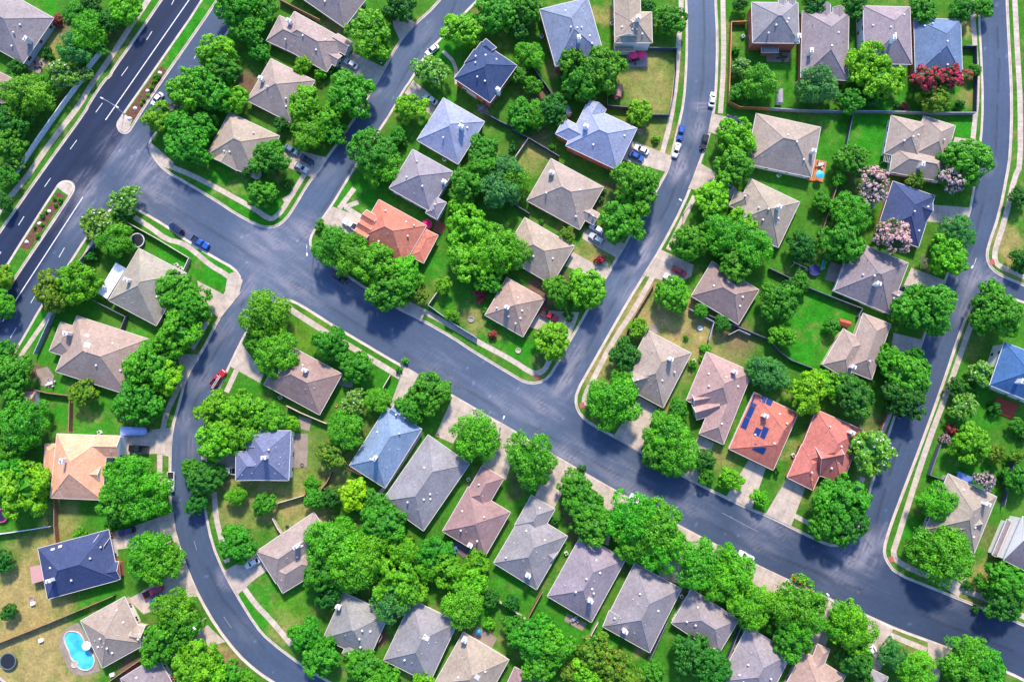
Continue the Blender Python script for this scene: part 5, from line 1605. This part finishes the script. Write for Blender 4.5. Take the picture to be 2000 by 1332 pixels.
table_set(940, 212, 'grey table on the small brick patio', (.25, .24, .27), 4, .5)
table_set(1122, 1208, 'grey table on the cluttered patio', (.30, .31, .34), 4, .5)
table_set(98, 748, 'white table on the pale patio', (.6, .6, .62), 4, .3)
table_set(1528, 112, 'dark table on the brick house terrace', (.06, .05, .05), 4, 0)
table_set(888, 1071, 'blue table on the dark grey deck', (.08, .16, .35), 3, .5, .3)

def trampoline(x, y, r, rim, mat_, label, h=.85, posts=True):
    q = P(x, y, h)
    root = tag(empty('trampoline', (q[0], q[1], GZ)), label, 'trampoline')
    mb = MB(); mb.lathe([(0.01, h), (r * .86, h)], 24, cap=False)
    o = mb.build('jumping_mat', M['plain'], root); o.color = (*mat_, 1)
    mb = MB(); mb.lathe([(r * .86, h - .01), (r * .86, h + .04), (r, h + .04), (r, h - .06), (r * .9, h - .06)], 24, cap=False)
    o = mb.build('rim_pad', M['plain'], root); o.color = (*rim, 1)
    for k in range(6):
        a = k * math.pi / 3
        mb = MB(); mb.tube((r * .95 * math.cos(a), r * .95 * math.sin(a), 0), (r * .95 * math.cos(a), r * .95 * math.sin(a), h + (1.6 if posts else 0)), .04, seg=5)
        mb.build('leg', M['steel'], root)
trampoline(268, 470, 2.2, (.55, .57, .62), (.012, .014, .03), 'dark trampoline with a pale ring rim under the corner trees')
trampoline(16, 1291, 2.3, (.10, .14, .14), (.015, .018, .03), 'black round trampoline on the dry yard by the pool', posts=False)
trampoline(3, 1007, 1.9, (.85, .03, .35), (.02, .015, .05), 'round trampoline with a hot pink rim at the frame edge', posts=False)
trampoline(1590, 528, 1.7, (.03, .04, .22), (.02, .025, .12), 'navy trampoline beside the swing set')

def fire_ring(x, y, r, col, label, name='fire_pit', cat='fire pit'):
    q = P(x, y, .2)
    mb = MB(); mb.lathe([(r, -.05), (r, .28), (r * .72, .28), (r * .70, .02), (.02, .02)], 16, smooth=False, cap=False)
    o = mb.build(name, M['plain'], None, (q[0], q[1], GZ)); o.color = (*col, 1)
    tag(o, label, cat)
fire_ring(1367, 641, .75, (.78, .76, .74), 'white ring planter on the golden dry yard', 'ring_planter', 'planter')
fire_ring(920, 624, .9, (.30, .27, .26), 'grey stone fire ring in the bare circle by the main street fence')
fire_ring(1012, 685, .8, (.45, .40, .33), 'round pale edged planter below the pink hip roof house', 'ring_planter', 'planter')
fire_ring(62, 1170, .85, (.36, .26, .24), 'brick fire pit on the dry yard beside the navy roofed house')
fire_ring(590, 908, .5, (.12, .08, .07), 'dark fire bowl on the cream patio slab')
fire_ring(855, 851, .5, (.30, .14, .08), 'rusty round pot on a driveway', 'plant_pot', 'pot')
fire_ring(657, 792, .45, (.55, .2, .1), 'small terracotta pot behind the mauve house', 'plant_pot', 'pot')
fire_ring(641, 952, .6, (.55, .3, .2), 'terracotta bird bath behind the pergola', 'plant_pot', 'pot')
fire_ring(1250, 258, .9, (.45, .30, .22), 'brick ringed flower bed below the bright tree beside the pale blue brick house', 'ring_planter', 'planter')

_ac = MB(); _ac.box(0, 0, 0, .85, .9, .9, 0, 0, .96)
AC0 = _ac.mesh('cabinet', [M['vent']])
_ac = MB(); _ac.lathe([(.38, .852), (.36, .90), (.10, .905), (.02, .93)], 14)
AC1 = _ac.mesh('fan_grille', [M['pipe']])
for x, y, lab in ((548, 776, 'air conditioner below the mauve house with lean-to'), (345, 518, 'air conditioner beside the metal patio roof house front'), (354, 525, 'second air conditioner nearer the short fence end, metal patio house'), (1106, 1080, 'air conditioner beside the notched grey house'), (915, 936, 'air conditioner between the long grey and stepped houses'),
                  (740, 1237, 'air conditioner beside the stepped front grey house'), (854, 1290, 'air conditioner beside the large grey skylight house'), (1521, 343, 'air conditioner below the orange deck house'), (1331, 1164, 'air conditioner in the gap beside the short grey house'), (1058, 72, 'air conditioner by the big blue roofed brick wall'),
                  (868, 312, 'air conditioner below the pale blue bent roof'), (1195, 47, 'air conditioner beside the red umbrella house'), (195, 844, 'white air conditioner above the peach house'), (1451, 72, 'air conditioner beside the brick terrace house'), (1355, 705, 'air conditioner between two long houses'), (1549, 889, 'air conditioner left of the plain brick red house'), (64, 1178, 'small white stool beside the brick fire pit'), (80, 1250, 'white garden box alone on the dry pool yard'), (219, 1317, 'pale cabinet below the pool house')):
    q = P(x, y, .5)
    if 'stool' in lab or 'garden box' in lab or 'pale cabinet' in lab:
        o = MB(); o.box(0, 0, 0, .5, 1.1, .9, .3, 0, .9); o.box(0, 0, .5, .58, 1.2, 1.0, .3)
        o = o.build('storage_box', M['vent'], None, (q[0], q[1], GZ)); tag(o, lab, 'box')
        continue
    root = tag(empty('air_conditioner', (q[0], q[1], GZ), .5), lab, 'air conditioner')
    link('cabinet', AC0, root); link('fan_grille', AC1, root)

# sheds
def shed(pts, col, wcol, label, arched=False, h=2.0):
    (ax, ay), (bx, by), (cx, cy) = wpts(pnum(pts), h)
    a, b, c = Vector((ax, ay)), Vector((bx, by)), Vector((cx, cy))
    u = (b - a); L = u.length; u.normalize(); v = Vector((-u.y, u.x)); Wd = (c - b).dot(v)
    if Wd < 0:
        v, Wd = -v, -Wd
    o = a + u * L / 2 + v * Wd / 2
    root = tag(empty('garden_shed', (o.x, o.y, GZ), math.atan2(u.y, u.x)), label, 'shed')
    mb = MB(); mb.box(0, 0, -.03, h - .02, L - .2, Wd - .2); w = mb.build('wall', M['wall'], root); w.color = (*wcol, 1)
    n = 8 if arched else 2
    prof = [(-Wd / 2 * math.cos(math.pi * k / n), (Wd * .42 if arched else Wd * .32) * math.sin(math.pi * k / n)) for k in range(n + 1)]
    mb = MB(); vs = [(sx * L / 2, y, h + z) for sx in (-1, 1) for y, z in prof]
    m = n + 1
    mb.idx(vs, [(k, k + 1, m + k + 1, m + k) for k in range(n)]); mb.idx(vs, [tuple(range(m - 1, -1, -1)), tuple(range(m, 2 * m))], 1)
    mb.idx(vs, [(0, m, 2 * m - 1, m - 1)])
    r = mb.build('roof', [M['roof'], M['plain']], root); r.color = (*col, 1)
    mb = MB(); mb.box(-L / 2 + .06, 0, .0, 1.8, .1, .9); mb.build('door', M['trim'], root)
shed("40 764 70 764 70 793", (.50, .28, .24), (.72, .72, .70), 'small pinkish roofed shed with a pale end wall')
shed("1213 192 1216 170 1199 169", (.36, .16, .17), (.45, .03, .04), 'red barn shed with an arched roof at the dry yard corner', True, 1.5)
shed("1529 203 1529 176 1517 176", (.33, .31, .36), (.78, .78, .80), 'grey arched roof shed with a white end', True, 1.4)
shed("1640 622 1662 628 1660 640", (.42, .10, .06), (.35, .10, .06), 'rust red roofed shed by the bright green lawn', False, 1.8)
shed("1108 226 1100 210 1110 206", (.20, .24, .34), (.3, .3, .33), 'small blue grey shed under the large round tree', False, 1.8)

# swing set
q = P(1562, 520, 1.5)
root = tag(empty('swing_set', (q[0], q[1], GZ), math.radians(-25)), 'white frame swing set beside the navy trampoline', 'swing set')
mb = MB()
for sx in (-1.9, 0, 1.9):
    for sy in (-1.1, 1.1):
        mb.tube((sx, sy, 0), (sx, 0, 2.3), .07, seg=5)
mb.tube((-1.9, 0, 2.3), (1.9, 0, 2.3), .08, seg=5)
mb.build('frame', M['trim'], root)
for x in (-1.2, -.6, .7, 1.3):
    mb = MB(); mb.box(x, 0, .48, .52, .22, .45); mb.tube((x, -.2, .5), (x, -.05, 2.25), .015, seg=4); mb.tube((x, .2, .5), (x, .05, 2.25), .015, seg=4)
    mb.build('swing_seat', M['black'], root)
# play slide
q = P(1608, 518, .8)
root = tag(empty('play_slide', (q[0], q[1], GZ), math.radians(60)), 'green and blue play slide beside the brown grey patio', 'slide')
mb = MB()
pr = [(-1.3, 1.35), (-.9, 1.35), (-.2, .9), (.6, .35), (1.2, .22), (1.6, .22)]
for i in range(len(pr) - 1):
    (x0, z0), (x1, z1) = pr[i], pr[i + 1]
    mb.face([(x0, -.4, z0), (x1, -.4, z1), (x1, .4, z1), (x0, .4, z0)])
o = mb.build('chute', M['plain'], root); o.color = (.04, .25, .62, 1)
for s in (-1, 1):
    mb = MB()
    for i in range(len(pr) - 1):
        (x0, z0), (x1, z1) = pr[i], pr[i + 1]
        mb.tube((x0, s * .45, z0 + .1), (x1, s * .45, z1 + .1), .12, seg=6)
    o = mb.build('side_rail', M['plain'], root); o.color = (.10, .55, .12, 1)
mb = MB()
for y in (-.35, .35):
    mb.tube((-1.5, y, 0), (-1.15, y, 1.4), .05, seg=5); mb.tube((-.9, y, 0), (-.95, y, 1.35), .05, seg=5)
for k in range(4):
    mb.tube((-1.45 + k * .08, -.35, .3 + k * .3), (-1.45 + k * .08, .35, .3 + k * .3), .035, seg=5)
o = mb.build('ladder', M['plain'], root); o.color = (.7, .7, .72, 1)
# bins
_b = MB(); _b.box(0, 0, .05, 1.0, .55, .6, 0, 0, 1.12)
BIN0 = _b.mesh('bin_body', [M['plain']])
_b = MB(); _b.box(0, 0, 1.0, 1.07, .66, .72); _b.tube((-.3, -.34, 1.02), (.3, -.34, 1.02), .03, seg=5)
BIN1 = _b.mesh('lid', [M['black']])
for x, y, col, lab in ((1065, 590, (.03, .08, .22), 'blue wheelie bin above the crimson pickup'), (545, 1039, (.05, .05, .06), 'dark wheelie bin beside the L-shaped beige roof'), (561, 1028, (.04, .07, .16), 'blue grey wheelie bin above the L-shaped beige roof'), (640, 1012, (.04, .14, .36), 'blue wheelie bin behind the L-shaped beige house ridge'), (1353, 1162, (.3, .32, .34), 'grey bin in the gap by the pale side strip'), (1878, 935, (.1, .2, .5), 'blue bin by the awning'), (664, 126, (.5, .5, .52), 'pale bin beside the silver sedan driveway'), (744, 122, (.7, .7, .7), 'white box by the kerb of the silver sedan driveway')):
    q = P(x, y, .6)
    root = tag(empty('wheelie_bin', (q[0], q[1], GZ), .5), lab, 'bin')
    link('bin_body', BIN0, root).color = (*col, 1); link('lid', BIN1, root)
# pale boulders on the medians
_rk = random.Random(5)
for x, y, lab in ((312, 143, 'white boulder, topmost on the upper median bed'), (288, 178, 'white boulder in the middle of the upper median bed'), (264, 212, 'white boulder near the lower end of the upper median bed'), (253, 232, 'white boulder at the very tip of the upper median bed'), (96, 413, 'white boulder, upper one on the lower median bed'), (77, 437, 'white boulder in the middle of the lower median bed'), (52, 473, 'white boulder at the bottom end of the lower median bed')):
    q = P(x, y, .2); mb = MB()
    rings = []
    for i in range(5):
        th = .25 + i * .33
        rings.append([(math.cos(k * .785) * math.cos(th - .25) * _rk.uniform(.5, .75), math.sin(k * .785) * math.cos(th - .25) * _rk.uniform(.45, .65), math.sin(th - .25) * .5) for k in range(8)])
    loft(mb, rings)
    o = mb.build('boulder', M['vent'], None, (q[0], q[1], GZ)); tag(o, lab, 'boulder', 'boulders on the avenue medians')
# bedding plants on the medians
for i, (x, y) in enumerate(((309, 150), (304, 158), (299, 163), (296, 172), (281, 196), (276, 203), (303, 152), (290, 186), (107, 388), (118, 392), (109, 401), (90, 413), (83, 422), (83, 438), (68, 444), (74, 460))):
    tree(x, y, 4.2 if i % 3 else 5.5, 'b' if i % 2 else 'g')
# manhole covers
for x, y, lab in ((875, 732, 'round manhole cover on the main street by the pale driveway'), (1676, 1156, 'manhole cover on the lower main street'), (1055, 836, 'manhole cover in the main street below the junction')):
    q = P(x, y)
    mb = MB(); mb.lathe([(.46, .002), (.46, .018), (.40, .02)], 16, smooth=False)
    o = mb.build('manhole_cover', M['pipe'], None, (q[0], q[1], 0)); tag(o, lab, 'manhole cover')

# crack sealing and utility cuts in the asphalt
for q, wd in (("1687 1049 1694 1058 1702 1071", .22), ("556 520 610 548 660 580 720 616", .12), ("1340 395 1318 440 1300 474 1275 520", .12), ("985 772 1040 800 1100 838", .10), ("700 60 740 95 745 110", .1), ("390 800 384 840 381 880", .1), ("1500 1050 1560 1078 1640 1112 1740 1160", .10), ("1945 200 1944 260 1938 320", .1), ("1842 700 1826 752 1806 806", .1), ("330 372 380 400 440 432", .1)):
    strip('road_crack', pnum(q), wd, .0065, M['pipe'])

# ------------------------------------------------------------------ labels of the trees: which one is which
def pix(p, z):
    d = Vector((p[0], p[1], z - H)); vx = d.x
    f = Vector((0, st, -ct)); u_ = Vector((0, ct, st))
    k = F / d.dot(f)
    return 1000 + d.x * k, 666 - d.dot(u_) * k
MARKS = []
for ref, c, m, ws, eave, lab in HOUSES:
    MARKS.append((*pix((c.x, c.y), eave), 48, 'the ' + ref))
for root, x, y, lab in CAR_OBS:
    w = lab.split()
    k = next((i for i, q in enumerate(w) if q in ('sedan', 'pickup', 'SUV', 'car', 'truck')), 2)
    short = 'the ' + ' '.join(w[:k + 1])
    if sum(1 for r in CAR_OBS if r[3].startswith(' '.join(w[:k + 1]))) == 1:
        MARKS.append((x, y, 18, short))
MARKS += [(155, 1270, 30, 'the swimming pool'), (1245, 115, 20, 'the red umbrellas'), (268, 470, 16, 'the pale rimmed trampoline'), (1602, 335, 18, 'the orange deck'), (1207, 180, 14, 'the red barn shed'), (56, 778, 14, 'the pinkish shed'), (260, 842, 22, 'the covered boat'),
          (1590, 528, 14, 'the navy trampoline'), (587, 880, 20, 'the cream patio slab'), (1048, 737, 12, 'the red ramp pad by the junction'), (290, 180, 25, 'the upper avenue median'), (90, 430, 25, 'the lower avenue median'), (920, 624, 12, 'the stone fire ring'), (1600, 640, 40, 'the bright green lawn'), (1270, 170, 45, 'the dry yard'), (1335, 640, 45, 'the golden dry yard')]
used = set()
DIR = ['right of', 'upper right of', 'above', 'upper left of', 'left of', 'lower left of', 'below', 'lower right of']
for root, x, y, r, kind, shrub, words_ in sorted(TREE_OBS, key=lambda t: -t[3]):
    w = words_.replace('tree', 'shrub') if shrub and 'clump' not in words_ else words_
    size = 'tiny' if r < 9 else 'small' if r < 20 else 'mid-sized' if r < 36 else 'large' if r < 50 else 'huge'
    if shrub:
        size = 'tiny' if r < 8 else 'small'
    done = False
    cand = sorted(MARKS, key=lambda m: math.hypot(m[0] - x, m[1] - y) - m[2] * .5)[:18]
    for extra in ('', 'round ', 'spreading ', 'uneven '):
        for mx, my, mr, nm in cand:
            d = math.hypot(mx - x, my - y)
            a = int(((math.degrees(math.atan2(my - y, x - mx)) + 22.5) % 360) // 45)
            how = DIR[a] if d < mr + r + 45 else 'further ' + DIR[a]
            if d > mr + r + 170:
                continue
            lab = f"{size} {extra}{w} {how} {nm}"
            if d < 14:
                lab = f"{size} {extra}{w} right beside {nm}"
            if lab not in used and len(lab.split()) <= 16:
                used.add(lab); done = True
                break
        if done:
            break
    if not done:
        mx, my, mr, nm = cand[0]
        lab = f"{size} {w} crowded among others near {nm}"; used.add(lab)
    tag(root, lab, 'flower clump' if kind == 'c' else ('shrub' if shrub else 'tree'), 'shrubs in the gardens' if shrub else 'trees in the gardens and along the streets')
